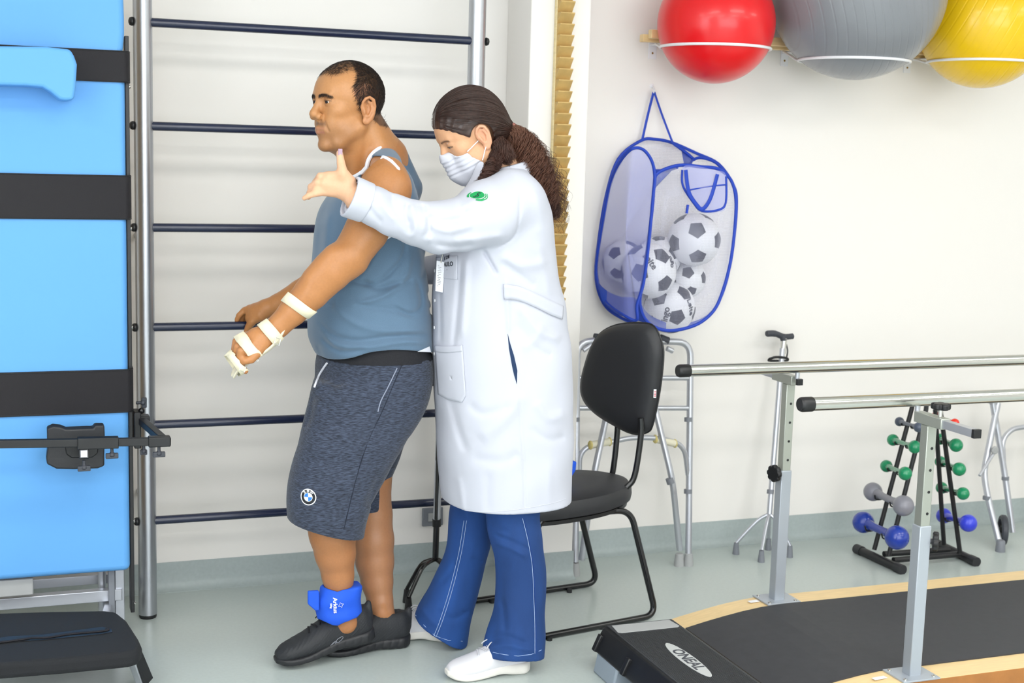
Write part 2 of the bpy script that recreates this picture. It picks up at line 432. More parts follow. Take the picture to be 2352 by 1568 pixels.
# footplate
zt = .150
A = [G(x, y, zt) for x, y in ((-80, 1408), (120, 1402), (240, 1400), (268, 1403), (292, 1422), (318, 1462), (326, 1480), (318, 1492), (296, 1498), (150, 1512), (-80, 1530))]
fp = MB().prism([(p[0], p[1], zt-.045) for p in A], (0, 0, .045)).build('footplate', M_blkfab, tt, bevel=.014, seg=4)
sl = [G(x, y, zt+.001) for x, y in ((-60, 1475), (20, 1462), (100, 1458), (235, 1440), (256, 1445), (258, 1452), (235, 1456), (100, 1470), (20, 1474), (-60, 1486))]
MB().prism([(p[0], p[1], zt+.0005) for p in sl], (0, 0, .002)).build('heel_slot', M_blk, fp, smooth=False)
st = [G(x, y, zt+.004) for x, y in ((-60, 1478), (0, 1474), (60, 1466), (70, 1464), (110, 1463), (160, 1455), (238, 1448), (246, 1443))]
MB().tube(spline(st, 5), .0045, 8, flat=((0, 0, 1), 1.3, .5)).build('foot_strap', M_strap, fp)
MB().tube([(-.3, G(0, 1500, .1)[1], .088), (.16, G(0, 1500, .1)[1], .088)], .012).build('plate_axle', M_alu2, fp)
lg = MB().beam(G(312, 1500, .11), G(340, 1575, .0)+np.array([0, 0, .012]), .012, .035)
lg.build('support_leg', M_blk, tt, bevel=.002)
MB().beam(G(303, 1502, .11), G(327, 1575, .0)+np.array([0, 0, .012]), .022, .03).build('support_leg', M_alu2, tt, bevel=.002)

# ================================================================ exercise balls and their rack
rk = thing('ball_rack', 'wall rack with a pale wooden rail and white wire rings under the big exercise balls', 'ball rack', (2.4, 4.45, 1.9))
zr = P(1763, 105, 4.5)[2]
MB().box(P(1473, 90, 4.49)[0], 4.6, 4.475, 4.505, zr-.014, zr+.012).build('rail', M_wood, rk, bevel=.002)
MB().box(P(1492, 85, 4.45)[0], 4.6, 4.435, 4.462, zr-.004, zr+.026).build('rail', M_wood, rk, bevel=.002)
for px in (1498, 1802, 2085, 2420):
    x = P(px, 120, WY)[0]
    m = MB().box(x-.016, x+.016, WY-.004, WY, zr-.065, zr+.02); m.box(x-.013, x+.013, 4.43, WY, zr-.020, zr-.0145)
    br = m.build('bracket', M_white, rk, bevel=.001)
    MB().lathe([(.004, 0), (.003, .002)], (x, WY-.004, zr-.045), (0, -1, 0), n=10).build('screw', mat('brass', 'A08040', .4, .8), br)
def ball_obj(name, c, r, m, lab, ribs):
    n = 96; mb = MB(); vs = []; fs = []; h = 64
    ax = nrm((.35, -.2, .9)); u = nrm(np.cross(ax, (0, 1, 0))); w = np.cross(ax, u)
    for i in range(h+1):
        a = math.pi*i/h
        for k in range(n):
            t = 2*math.pi*k/n; d = math.sin(a)*(math.cos(t)*u+math.sin(t)*w)+math.cos(a)*ax
            vs.append(np.array(c)+r*d)
    for i in range(h):
        for k in range(n): fs.append((i*n+k, (i+1)*n+k, (i+1)*n+(k+1) % n, i*n+(k+1) % n))
    mb.add(vs, fs); return tag(mb.build(name, m), lab, 'exercise ball')
def ballmat(name, col, ring_dir):
    m = mat(name, col, .26, spec=.5, coat=.15)
    nt = m.node_tree; b = nt.nodes['Principled BSDF']
    t = nt.nodes.new('ShaderNodeTexCoord'); w = nt.nodes.new('ShaderNodeTexWave'); mp = nt.nodes.new('ShaderNodeMapping')
    mp.inputs['Rotation'].default_value = ring_dir
    w.wave_type = 'BANDS'; w.bands_direction = 'X'; w.inputs['Scale'].default_value = 11; w.inputs['Distortion'].default_value = .25
    nt.links.new(t.outputs['Object'], mp.inputs[0]); nt.links.new(mp.outputs[0], w.inputs[0])
    r = nt.nodes.new('ShaderNodeMapRange'); r.inputs[1].default_value = 0; r.inputs[2].default_value = .12
    nt.links.new(w.outputs['Fac'], r.inputs[0])
    bp = nt.nodes.new('ShaderNodeBump'); bp.inputs['Strength'].default_value = .35; bp.inputs['Distance'].default_value = .002
    nt.links.new(r.outputs[0], bp.inputs['Height']); nt.links.new(bp.outputs[0], b.inputs['Normal']); return m
cr = P(1645, 55, 4.30); ball_obj('exercise_ball', cr, .2035, mat('red_vinyl', 'E3121A', .28, coat=.15), 'glossy red exercise ball at the left end of the ball rack', 0)
cs = P(1971, -20, 4.24); ball_obj('exercise_ball', cs, .309, ballmat('silver_vinyl', '85888E', (0, .35, .2)), 'large grey ribbed exercise ball between the red and the yellow one', 1)
cy_ = P(2261, 52, 4.27); ball_obj('exercise_ball', cy_, .240, ballmat('yellow_vinyl', 'F2C40E', (0, -.5, .4)), 'glossy yellow exercise ball at the right edge of the photo', 1)

for bc, br_, rr in ((cr, .2035, .186), (cs, .309, .190), (cy_, .240, .190)):
    x, y = bc[0], bc[1]; zr_ring = bc[2]-math.sqrt(br_**2-rr**2)+.0
    rr += .0052
    pts = [(x+rr*math.cos(a), y+rr*math.sin(a), zr_ring) for a in np.linspace(0, 2*math.pi, 72, endpoint=False)]
    m = MB().tube(pts, .0050, 10, closed=True)
    for sx in (-1, 1): m.tube([(x+sx*rr*.72, y+rr*.70, zr_ring), (x+sx*rr*.72, 4.49, zr-.018)], .0045, 8)
    m.build('ring', M_white, rk)

# ================================================================ mesh bag with footballs
def mesh_material(name, col, a, sc=180.):
    m = bpy.data.materials.new(name); m.use_nodes = True; nt = m.node_tree; b = nt.nodes['Principled BSDF']
    b.inputs['Base Color'].default_value = lin(col); b.inputs['Roughness'].default_value = .7
    t = nt.nodes.new('ShaderNodeTexCoord'); mp = nt.nodes.new('ShaderNodeMapping'); mp.inputs['Scale'].default_value = (sc, sc, sc)
    nt.links.new(t.outputs['Object'], mp.inputs[0])
    w = nt.nodes.new('ShaderNodeTexVoronoi'); w.feature = 'DISTANCE_TO_EDGE'; w.inputs['Randomness'].default_value = .15
    w.inputs['Scale'].default_value = 1.
    nt.links.new(mp.outputs[0], w.inputs['Vector'])
    r = nt.nodes.new('ShaderNodeMapRange'); r.inputs[1].default_value = .12; r.inputs[2].default_value = .2
    r.inputs[3].default_value = min(1, a*1.5); r.inputs[4].default_value = a*.45
    nt.links.new(w.outputs['Distance'], r.inputs[0]); nt.links.new(r.outputs[0], b.inputs['Alpha']); return m
M_net = mesh_material('lilac_mesh', 'D3D5EE', .17)
M_netblue = mat('blue_side_mesh', '9DA4E6', .7, alpha=.44)
M_bluecloth = mat('blue_nylon', '1E49B8', .5, alpha=.93)
hk = thing('wall_hook', 'small white hook on the wall holding the ball bag', 'hook', P(1497, 200, WY))
hp = P(1497, 197, WY)
MB().lathe([(.008, 0), (.008, .003), (.003, .005)], hp, (0, -1, 0), n=14).build('hook_plate', M_white, hk)
hz = P(1498, 208, 4.55)
MB().tube(spline([hp+np.array([0,-.004,0]), hp+np.array([0,-.02,-.012]), hz+np.array([0,-.012,-.008]), hz+np.array([0,-.02,.004])], 4), .0028, 8).build('hook_arm', M_white, hk)
bag = thing('mesh_bag', 'blue trimmed see-through mesh bag of footballs hanging on the wall', 'bag', P(1530, 755, 4.4))
YF, YB = 4.265, 4.545
def PL(l, Y): return [P(x, y, Y) for x, y in l]
hh = MB(); Ht = hz+np.array([0, -.012, -.006])
hh.tube(spline([P(1475, 322, YB), P(1487, 268, 4.545), Ht], 6), .0042, 8, flat=((0, 1, 0), 1.2, .45))
hh.tube(spline([P(1545, 328, YB-.03), P(1520, 262, 4.545), Ht+np.array([.003, 0, 0])], 6), .0036, 8, flat=((0, 1, 0), 1.2, .45))
hh.build('hanging_loop', M_royal, bag)
front = [(1508, 400), (1540, 384), (1572, 379), (1610, 383), (1650, 388), (1678, 412), (1690, 455), (1688, 520), (1678, 600), (1660, 668), (1640, 712), (1606, 742), (1560, 757), (1520, 757), (1486, 738), (1470, 700), (1475, 650), (1487, 570), (1498, 480), (1502, 430)]
left_fr = [(1452, 342), (1478, 344), (1498, 372), (1504, 410), (1500, 450), (1490, 560), (1478, 650), (1463, 700), (1462, 735), (1430, 722), (1390, 690), (1372, 640), (1372, 590), (1388, 490), (1402, 420), (1424, 372)]
back = [(1472, 323), (1506, 320), (1545, 328), (1600, 352), (1650, 376), (1682, 420), (1692, 462), (1684, 560), (1664, 660), (1628, 724), (1560, 748), (1470, 744), (1420, 726), (1386, 696), (1369, 640), (1374, 560), (1392, 450), (1420, 365)]
fp3 = spline(PL(front, YF), 5, True); bk3 = spline(PL(back, YB), 5, True)
lf3 = []
for (x, y) in left_fr:
    t = min(1, max(0, (x-1372)/70)); lf3.append(P(x, y, YB-.015+(YF+.005-YB)*t))
lf3 = spline(lf3, 5, True)
tr = MB(); tr.tube(fp3, .0062, 8, closed=True); tr.tube(bk3, .0058, 8, closed=True); tr.tube(lf3, .0055, 8, closed=True)
tr.tube(spline([P(1545, 328, YB-.03), P(1575, 350, 4.47), P(1595, 367, 4.44)], 5), .006, 8)
tr.tube([P(1504, 392, 4.33), P(1530, 392, 4.315), P(1556, 384, YF)], .0055, 8)
tr.tube(spline([P(1590, 368, 4.44), P(1610, 362, 4.42), P(1645, 374, 4.38), P(1675, 408, 4.33)], 5), .0055, 8)
tr.tube(spline([P(1590, 368, 4.44), P(1583, 378, 4.36), P(1575, 382, YF)], 5), .0052, 8)
tr.build('trim', M_royal, bag)
def fan(loop, name, m, dome=(0, 0, 0), rings=6):
    loop = [np.array(p) for p in loop]; c = sum(loop)/len(loop); n = len(loop); vs = []; fs = []
    for i in range(rings+1):
        t = i/rings
        for p in loop: vs.append(p+(c-p)*t*.999+np.array(dome)*(1-(1-t)**2))
    for i in range(rings):
        for k in range(n): fs.append((i*n+k, i*n+(k+1) % n, (i+1)*n+(k+1) % n, (i+1)*n+k))
    return MB().add(vs, fs).build(name, m, bag)
fan(fp3, 'front_panel', M_net, (0, -.012, 0)); fan(lf3, 'side_panel', M_netblue, (-.012, -.006, 0)); fan(bk3, 'back_panel', M_net, (0, .004, 0))
def strip(a, b, name, m):
    n = len(a); return MB().add(list(a)+list(b), [(i, i+1, n+i+1, n+i) for i in range(n-1)]).build(name, m, bag)
tp_a = spline([P(1470, 340, YB-.02), P(1497, 370, 4.40), P(1506, 398, 4.33)], 5); tp_b = spline([P(1545, 330, YB-.03), P(1572, 352, 4.48), P(1576, 380, 4.36)], 5)
strip(tp_a, tp_b, 'top_panel', M_net)
strip(spline([P(1565, 345, 4.5), P(1590, 366, 4.44)], 4), spline([P(1572, 382, 4.34), P(1583, 380, 4.33)], 4), 'corner_gusset', M_bluecloth)
strip(spline([P(1506, 394, 4.33), P(1545, 390, 4.31)], 4), spline([P(1502, 440, 4.31), P(1510, 425, 4.305)], 4), 'corner_gusset', M_bluecloth)
bl = [(1372, 640), (1384, 692), (1420, 722), (1462, 735), (1500, 748), (1530, 757)]
bu = [(1376, 655), (1395, 672), (1425, 685), (1462, 690), (1490, 725), (1530, 745)]
strip(spline([P(x, y, 4.5-.2*i/5) for i, (x, y) in enumerate(bl)], 5), spline([P(x, y-4, 4.48-.175*i/5) for i, (x, y) in enumerate(bu)], 5), 'base_panel', M_bluecloth)
# folded flap and its handles hanging at the mouth
fl_ = PL([(1568, 386), (1590, 380), (1640, 390), (1668, 402), (1668, 470), (1655, 486), (1610, 488), (1590, 465), (1570, 430)], YF-.018)
pk = fan(spline(fl_, 4, True), 'flap', M_netblue, (0, -.01, 0), 3)
hd = MB(); Yh = YF-.03
hd.tube(spline(PL([(1575, 390), (1582, 440), (1600, 470), (1614, 480), (1632, 455), (1648, 400)], Yh), 6), .0055, 8, flat=((0, 1, 0), 1.3, .5))
hd.tube(spline(PL([(1567, 390), (1568, 425), (1590, 462), (1612, 484), (1650, 482), (1667, 465), (1668, 405)], Yh+.01), 6), .004, 8)
hd.tube(spline(PL([(1585, 436), (1630, 428), (1668, 424)], Yh+.005), 6), .0026, 8)
hd.tube(spline(PL([(1580, 470), (1577, 490)], Yh+.01), 3), .005, 8)
hd.build('carry_handle', M_royal, bag)
# footballs
PHI = (1+5**.5)/2
ICO = [nrm(v) for a in (-1, 1) for b in (-PHI, PHI) for v in ((0, a, b), (a, b, 0), (b, 0, a))]
M_fbw = mat('football_white', 'E9EAF0', .45, bump=.1, bscale=300); M_fbb = mat('football_black', '16192A', .45)
def rotm(z, y, x):
    return np.array((Matrix.Rotation(z, 3, 'Z') @ Matrix.Rotation(y, 3, 'Y') @ Matrix.Rotation(x, 3, 'X')))
def football(c, r, R, lab, words=()):
    c = np.array(c); mb = MB().ball(c, r, 48); mb.cur = 1
    for v in ICO:
        nb = sorted(ICO, key=lambda q: -np.dot(q, v))[1:6]
        u = nrm(nb[0]-v*np.dot(nb[0], v)); w = np.cross(v, u); ang0 = 0
        K_ = 5; vs = []; fs = []
        for ring in range(4):
            for k in range(20):
                t = 2*math.pi*k/20; seg = (t+math.pi/5) % (2*math.pi/5)-math.pi/5
                rad = math.radians(20.0)*math.cos(math.pi/5)/math.cos(((t) % (2*math.pi/5))-math.pi/5)*ring/3.0
                d = math.cos(rad)*v+math.sin(rad)*(math.cos(t)*u+math.sin(t)*w)
                vs.append(c+R@d*r*(1.006 if ring < 3 else 1.0015))
        for i in range(3):
            for k in range(20): fs.append((i*20+k, i*20+(k+1) % 20, (i+1)*20+(k+1) % 20, (i+1)*20+k))
        mb.add(vs, fs)
    o = mb.build('football', M_fbw, mats=[M_fbw, M_fbb]); tag(o, lab, 'ball', 'footballs in the mesh bag')
    for (txt, px, py, ang, size) in words:
        p = P(px, py, c[1]-r*.8); d = nrm(p-c); U = nrm(CM[0]*math.cos(ang)+CM[1]*math.sin(ang)); U = nrm(U-d*np.dot(U, d)); V = np.cross(d, U)
        t = MB(); place_text(t, txt, size, c+d*r*1.0, U, V, depth=.001, bold=True, fn=lambda q, z: c+nrm(q-c)*(r*1.006+z))
        t.build('printed_word', M_fbb, o)
def aim(px_dir, spin):
    """rotation that brings one black pentagon towards the given direction"""
    d = nrm(px_dir); a = ICO[0]; v = np.cross(a, d); s_ = np.linalg.norm(v); cth = np.dot(a, d)
    K_ = np.array([[0, -v[2], v[1]], [v[2], 0, -v[0]], [-v[1], v[0], 0]])
    R = np.eye(3)+K_+K_@K_*((1-cth)/max(s_**2, 1e-9))
    S = np.array(Matrix.Rotation(spin, 3, Vector(d))); return S@R
def faceto(px, py, c, r):
    for Y in np.arange(c[1]-r, c[1], .001):
        p = P(px, py, Y)
        if np.linalg.norm(p-c) <= r: return p-c
    return -CM[2]
for (px, py, rp, Y, pent, spin, lab, words) in (
    (1594, 550, 61, 4.42, (1601, 527), 1.5, 'black and white football, the upper right one in the mesh bag', ()),
    (1490, 622, 64, 4.385, (1469, 626), .3, 'black and white football lettered Leite, front centre of the mesh bag', (('Leite', 1493, 600, -1.0, .034), ('ogo', 1543, 600, 1.35, .030))),
    (1538, 706, 59, 4.44, (1556, 729), .3, 'black and white football lettered ingo at the bottom of the mesh bag', (('ingo', 1529, 722, 1.35, .034), ('Leite', 1582, 705, -1.15, .032))),
    (1432, 600, 48, 4.485, (1411, 579), .5, 'black and white football at the left of the mesh bag', ()),
    (1515, 592, 50, 4.49, (1513, 545), .9, 'black and white football mostly hidden behind the others in the mesh bag', ()),
    (1577, 640, 44, 4.50, (1580, 625), .4, 'black and white football behind, between the upper right and bottom ones', ())):
    c = P(px, py, Y); r = rp*mpp(c); football(c, r, aim(faceto(pent[0], pent[1], c, r), spin), lab, words)

# ================================================================ chair
ch = thing('office_chair', 'black visitor chair with sled base and upholstered back, behind the woman', 'chair', (1.75, 4.0, 0))
yn, yf = 3.86, 4.245            # the two runners
def runner(x_, pts, name='sled_leg'):
    return MB().tube(fillet(pts, .05, 8), .0105, 14).build('sled_leg', M_blkpaint, ch)
zseat = .395
def SC_(px, py, Y): return P(px, py, Y)
n_f, n_r = G(1190, 1475, .011), G(1500, 1412, .011)
near = [P(1438, 1172, 3.90)+np.array([-.16, .0, 0]), P(1448, 1170, 3.90), G(1507, 1412, .011), G(1150, 1480, .011), P(1243, 1185, 3.80), P(1300, 1176, 3.81)]
runner(0, near)
far = [P(1320, 1166, 4.18)+np.array([-.15, 0, 0]), P(1330, 1166, 4.18), G(1372, 1338, .011), G(1050, 1385, .011), P(1130, 1186, 4.1), P(1170, 1180, 4.1)]
runner(0, far)
for p in (G(1262, 1466, .006), G(1380, 1440, .006), G(1308, 1356, .006), G(1130, 1380, .006)):
    MB().cyl((p[0], p[1], 0), (p[0], p[1], .012), .009).build('glide', M_blk, ch)
so = [P(1445, 1150, 3.93), P(1443, 1128, 4.05), P(1400, 1100, 4.14), P(1320, 1085, 4.2), P(1200, 1100, 4.2), P(1120, 1150, 4.05), P(1150, 1175, 3.82), P(1250, 1185, 3.78), P(1380, 1170, 3.83)]
zc = .405
so = [(p[0], p[1], zc) for p in so]
ss = spline(so, 5, True)
seat = MB()
c0 = sum(np.array(p) for p in ss)/len(ss)
lay = [(.90, -.032), (.985, -.024), (1.0, -.008), (.99, .012), (.95, .026), (.84, .034), (.5, .036), (.02, .036)]
vs = []; n = len(ss)
for k, dz in lay:
    for p in ss: q = c0+(np.array(p)-c0)*k; vs.append((q[0], q[1], zc+dz))
seat.add(vs, [(i*n+k, i*n+(k+1) % n, (i+1)*n+(k+1) % n, (i+1)*n+k) for i in range(len(lay)-1) for k in range(n)]+[tuple(range(n))])
seat.build('seat', M_blkvinyl, ch)
MB().prism([tuple(c0+(np.array(p)-c0)*.93+np.array([0, 0, -.044])) for p in ss], (0, 0, .012)).build('seat_shell', M_blk, ch)
# backrest: a thick rounded pad seen three-quarter, facing the left
bo = [(1384, 760), (1420, 745), (1470, 742), (1500, 750), (1518, 790), (1520, 830), (1512, 900), (1498, 970), (1486, 992), (1450, 996), (1400, 972), (1360, 945), (1338, 915), (1334, 880), (1345, 830), (1362, 785)]
# the pad plane runs from the near edge (right) to the far edge (left)
pn, pf = np.array([2.00, 3.86]), np.array([1.79, 4.22])
def onplane(px, py):
    d = ray(px, py); e = pf-pn; nn = np.array([e[1], -e[0]]); t = (nn@(pn-CAMP[:2]))/(nn@d[:2]); return CAMP+d*t
b3 = [onplane(x, y) for x, y in bo]; bs = spline(b3, 4, True); n = len(bs); c0 = sum(bs)/n
nn = nrm((-(pf-pn)[1], (pf-pn)[0], 0.)); nn = nn if nn[0] < 0 else -nn       # front normal, to the left
lay = [(.2, .030), (.6, .029), (.86, .024), (.96, .013), (1.0, -.002), (.985, -.018), (.9, -.026), (.02, -.028)]
bk = MB(); vs = []
for k, dn in lay:
    for p in bs: vs.append(c0+(p-c0)*k+nn*dn)
bk.add(vs, [(i*n+k, i*n+(k+1) % n, (i+1)*n+(k+1) % n, (i+1)*n+k) for i in range(len(lay)-1) for k in range(n)]+[tuple(range(n)), tuple((len(lay)-1)*n+k for k in range(n))])
bko = bk.build('backrest', M_blkvinyl, ch)
MB().tube([c0+(p-c0)*1.004-nn*.006 for p in bs], .0028, 8, closed=True).build('piping', M_blk, bko)
lb = P(1503, 903, 3.862); m = MB().obox(lb+np.array([.0, -.004, 0]), (CM[0], nrm((0, 0, 1)), CM[2]), (.0042, .014, .001))
m.cur = 1
for k in range(4): m.obox(lb+np.array([.0, -.0055, -.008+.005*k]), (CM[0], nrm((0, 0, 1)), CM[2]), (.003, .0012, .0006))
m.build('sewn_label', M_white, bko, mats=[M_white, mat('red_print', 'C8303C', .6)], smooth=False)
for (a, b, c_, yy) in (((1418, 990), (1408, 1080), (1396, 1112), 4.12), ((1472, 1000), (1458, 1090), (1440, 1118), 3.94)):
    MB().tube(spline([P(a[0], a[1]-40, yy+.0), P(a[0], a[1], yy), P(b[0], b[1], yy), P(c_[0], c_[1], yy), P(c_[0]-22, c_[1]+18, yy)], 6), .0105, 12, flat=((0, 1, 0), 1.0, .8)).build('back_support', M_blkpaint, ch)
# blue strap on the seat
q = [P(1304, 1103, 3.95), P(1306, 1062, 3.95), P(1326, 1060, 3.95), P(1324, 1080, 3.95), P(1312, 1098, 3.95)]
cz_ = .441
qq = [(p[0]-.05, p[1], max(p[2], cz_)) for p in q]
wt = MB()
wv = [(1270, 1104), (1290, 1070), (1306, 1062), (1326, 1060), (1323, 1082), (1310, 1102)]
lowz = min(P(x, y, 3.98)[2] for x, y in wv)
wt.prism([P(x, y, 3.98)+np.array([0, 0, cz_+.001-lowz if cz_ > lowz else 0]) for x, y in wv], (0, .06, 0))
tag(wt.build('ankle_weight', mat('blue_neoprene', '1757D8', .75, bump=.3, bscale=500), bevel=.006), 'blue cloth ankle weight lying on the black chair seat', 'ankle weight')

# ================================================================ folded walking frame behind the chair
wk = thing('walking_frame', 'folded aluminium walking frame leaning on the wall behind the black chair', 'walking frame', (2.1, 4.4, 0))
def YL(py): return 4.36+(1300-py)/520*.10       # leans back on the wall
def W(px, py, dy=0.): return P(px, py, YL(py)+dy)
R_ = .0125
MB().tube(fillet([W(1321, 1290), W(1326, 786), W(1400, 779)], .05), R_, 14).build('leg', M_alu2, wk)
rl = MB().tube(fillet([W(1581, 1282), W(1586, 786), W(1500, 783)], .055), R_, 14).build('leg', M_alu2, wk)
MB().tube([W(1365, 772), W(1400, 776)], .011, 12).build('hand_grip', M_darkgrey, wk)
MB().tube([W(1516, 776), W(1534, 783)], .015, 12).build('hand_grip', M_darkgrey, wk)
for y in (868, 937): MB().tube([W(1326, y), W(1584, y)], .0095, 12).build('cross_tube', M_alu2, wk)
for (x, y, xx) in ((1581, 963, 0), (1580, 1128, 0), (1322, 963, 0)):
    MB().cyl(W(x, y-5), W(x, y+5), .0150).build('collar', M_greyplas, wk)
MB().tube(fillet([W(1505, 940, -.03), W(1545, 1105, -.06), W(1561, 1262, -.0)], .06), R_*.95, 14).build('leg', M_alu2, wk)
MB().tube(fillet([W(1392, 960, -.03), W(1363, 1095, -.05), W(1336, 1285, 0)], .06), R_*.95, 14).build('leg', M_alu2, wk)
MB().cyl(W(1537, 1098, -.058), W(1541, 1110, -.058), .0142).build('collar', M_greyplas, wk)
low = MB().tube(fillet([W(1331, 1120), W(1331, 1028, -.01), W(1400, 1016, -.03), W(1450, 1004, -.03), W(1520, 1006, -.03), W(1572, 1022, -.02), W(1580, 1090)], .06), .0095, 12).build('folding_bar', M_alu2, wk)
for a, b in (((1356, 1022), (1400, 1014)), ((1505, 1008), (1550, 1018))):
    f = MB().tube([W(*a, -.025), W(*b, -.03)], .0135, 14).build('foam_sleeve', mat('cream_foam', 'E4DFC8', .7), low)
    for p in (a, b): MB().ball(W(*p, -.027), .0165, 14, (.5, 1, 1)).build('foam_end', mat('yellow_foam', 'D9C982', .7), low)
for x, y, z in ((1321, 1300, 0), (1581, 1292, 0)):
    p = W(x, 1290); MB().lathe([(.019, 0), (.0185, .012), (.015, .045), (.013, .047)], (p[0], p[1], 0), n=20).build('rubber_foot', M_rubbergrey, wk)
p = W(1561, 1262); MB().lathe([(.019, 0), (.0185, .012), (.015, .045), (.013, .047)], (p[0], p[1], 0.0), n=20).build('rubber_foot', M_rubbergrey, wk)
MB().cyl(W(1358, 792, -.01), W(1340, 805, -.01), .008).build('lock_button', M_alu2, wk)
MB().cyl(W(1532, 800, -.01), W(1545, 806, -.01), .010).build('lock_button', M_alu2, wk)

# ================================================================ quad canes
def cane(label, top, base, feet, shaft_r, msh, mfoot, handle_dir, zsplit):
    t = thing('quad_cane', label, 'walking stick', (base[0], base[1], 0))
    sh = MB().cyl(base, top, shaft_r, n=18).build('shaft', msh, t)
    for f in feet:
        f = np.array(f)
        mid = np.array(base)+(f-np.array(base))*.55; mid[2] = zsplit*.62
        MB().tube(spline([base, (np.array(base)+mid)/2+np.array([0, 0, .012]), mid+np.array([0,0,.01]), f*np.array([1, 1, 0])+np.array([0, 0, .045])], 6), .0068, 10).build('leg', msh if mfoot is M_rubbergrey else M_blkpaint, t)
        MB().lathe([(.0135, 0), (.013, .008), (.009, .045)], (f[0], f[1], 0), n=16).build('rubber_foot', M_greyplas if mfoot is M_rubbergrey else M_blk, t)
    return t, sh
top = P(1797, 800, 4.50); base = P(1767, 1180, 4.40)
cn, sh = cane('silver quad cane with a dark grey handle leaning on the wall behind the parallel bars', top, base,
     [G(1690, 1272), G(1748, 1290), G(1764, 1262), G(1813, 1279)], .0105, M_alu2, M_rubbergrey, None, base[2])
MB().cyl(P(1770, 1124, 4.415), P(1769, 1134, 4.412), .0135).build('collar', M_greyplas, sh)
MB().cyl(P(1801, 777, 4.505), P(1798, 812, 4.50), .0115).build('upper_sleeve', M_chrome, sh)
hnd = MB().tube(spline([P(1761, 766, 4.5), P(1780, 766, 4.505), P(1800, 773, 4.51), P(1820, 772, 4.515)], 6), [.0105]+[.0125]*6+[.0115]*6+[.0115]*6, 16).build('handle', M_darkgrey, cn)
MB().tube([P(1797, 772, 4.508), P(1801, 782, 4.505)], .013, 14).build('handle_neck', M_darkgrey, hnd)
MB().tube(spline([P(1768, 824, 4.49), P(1782, 820, 4.48), P(1806, 822, 4.49), P(1806, 828, 4.5), P(1768, 828, 4.5), P(1768, 824, 4.49)], 4), .005, 8).build('wrist_strap', M_blk, cn)
MB().tube(spline([P(1806, 790, 4.51), P(1809, 806, 4.50), P(1806, 824, 4.49)], 4), .0028, 6).build('strap_cord', M_blk, cn)
base = P(1000, 1284, 4.22); top = P(1010, 960, 4.25)
cn2, sh = cane('quad cane with black curved feet standing behind the woman\'s far leg', top, base,
     [G(938, 1402), G(947, 1398)+np.array([.0,.07,0]), G(1040, 1402), G(1050, 1390)+np.array([0, .06, 0])], .0105, M_blkpaint, M_blk, None, base[2]*1.25)
MB().cyl(P(1003, 1196, 4.23), P(1013, 880, 4.26), .0125, n=18).build('upper_tube', M_alu2, cn2)
MB().cyl(P(1003, 1192, 4.228), P(1003, 1208, 4.228), .0148).build('collar', M_blk, cn2)
MB().tube([P(990, 878, 4.25), P(1040, 876, 4.26)], .0125, 14).build('handle', M_darkgrey, cn2)

# ================================================================ parallel bars on their wooden platform
pb = thing('parallel_bars', 'steel parallel bars standing on a wooden platform with a black rubber walkway', 'parallel bars', (3.2, 3.4, 0))
ZP = .060; YA, YB2 = 3.815, 3.035; XE = 5.4
xs = [1.965, 2.03, 2.10, 2.17, 2.24, 2.31, XE]; zsl = [.006, .020, .033, .045, .054, ZP, ZP]
def slab(name, y0, y1, dz, m, dx=0., mats=None, bottom=0.):
    v = []; n = len(xs); xs_, zs_ = [x+dx for x in xs], list(np.interp(np.array(xs)+dx, xs, zsl)); xs_[-1] = xs[-1]
    for y in (y0, y1):
        for x, z in zip(xs_, zs_): v.append((x, y, z+dz))
        for x, z in zip(xs_, zs_): v.append((x, y, bottom if bottom is not None else z+dz-.005))
    f = []
    for i in range(n-1):
        f += [(i, i+1, 2*n+i+1, 2*n+i), (n+i, 3*n+i, 3*n+i+1, n+i+1), (i, n+i, n+i+1, i+1), (2*n+i, 2*n+i+1, 3*n+i+1, 3*n+i)]
    f += [(0, 2*n, 3*n, n), (n-1, 2*n-1, 4*n-1, 3*n-1)]
    return MB().add(v, f), m
sm, _ = slab('platform', YB2, YA, 0, M_wood)
po = sm.build('platform', M_wood, pb, smooth=False, bevel=.002)
po.data.materials.append(M_woodedge)
for p_ in po.data.polygons:
    if abs(p_.normal.y) > .9: p_.material_index = 1
mm, _ = slab('walkway', 3.130, 3.715, .0045, M_blkvinyl, dx=.03, bottom=None)
MB()
mt = mm.build('rubber_walkway', mat('black_rubber_mat', '34353A', .62, noise=.08, nscale=30, bump=.2, bscale=600), pb, smooth=False)
ZB = P(1580, 853, 3.70)[2]
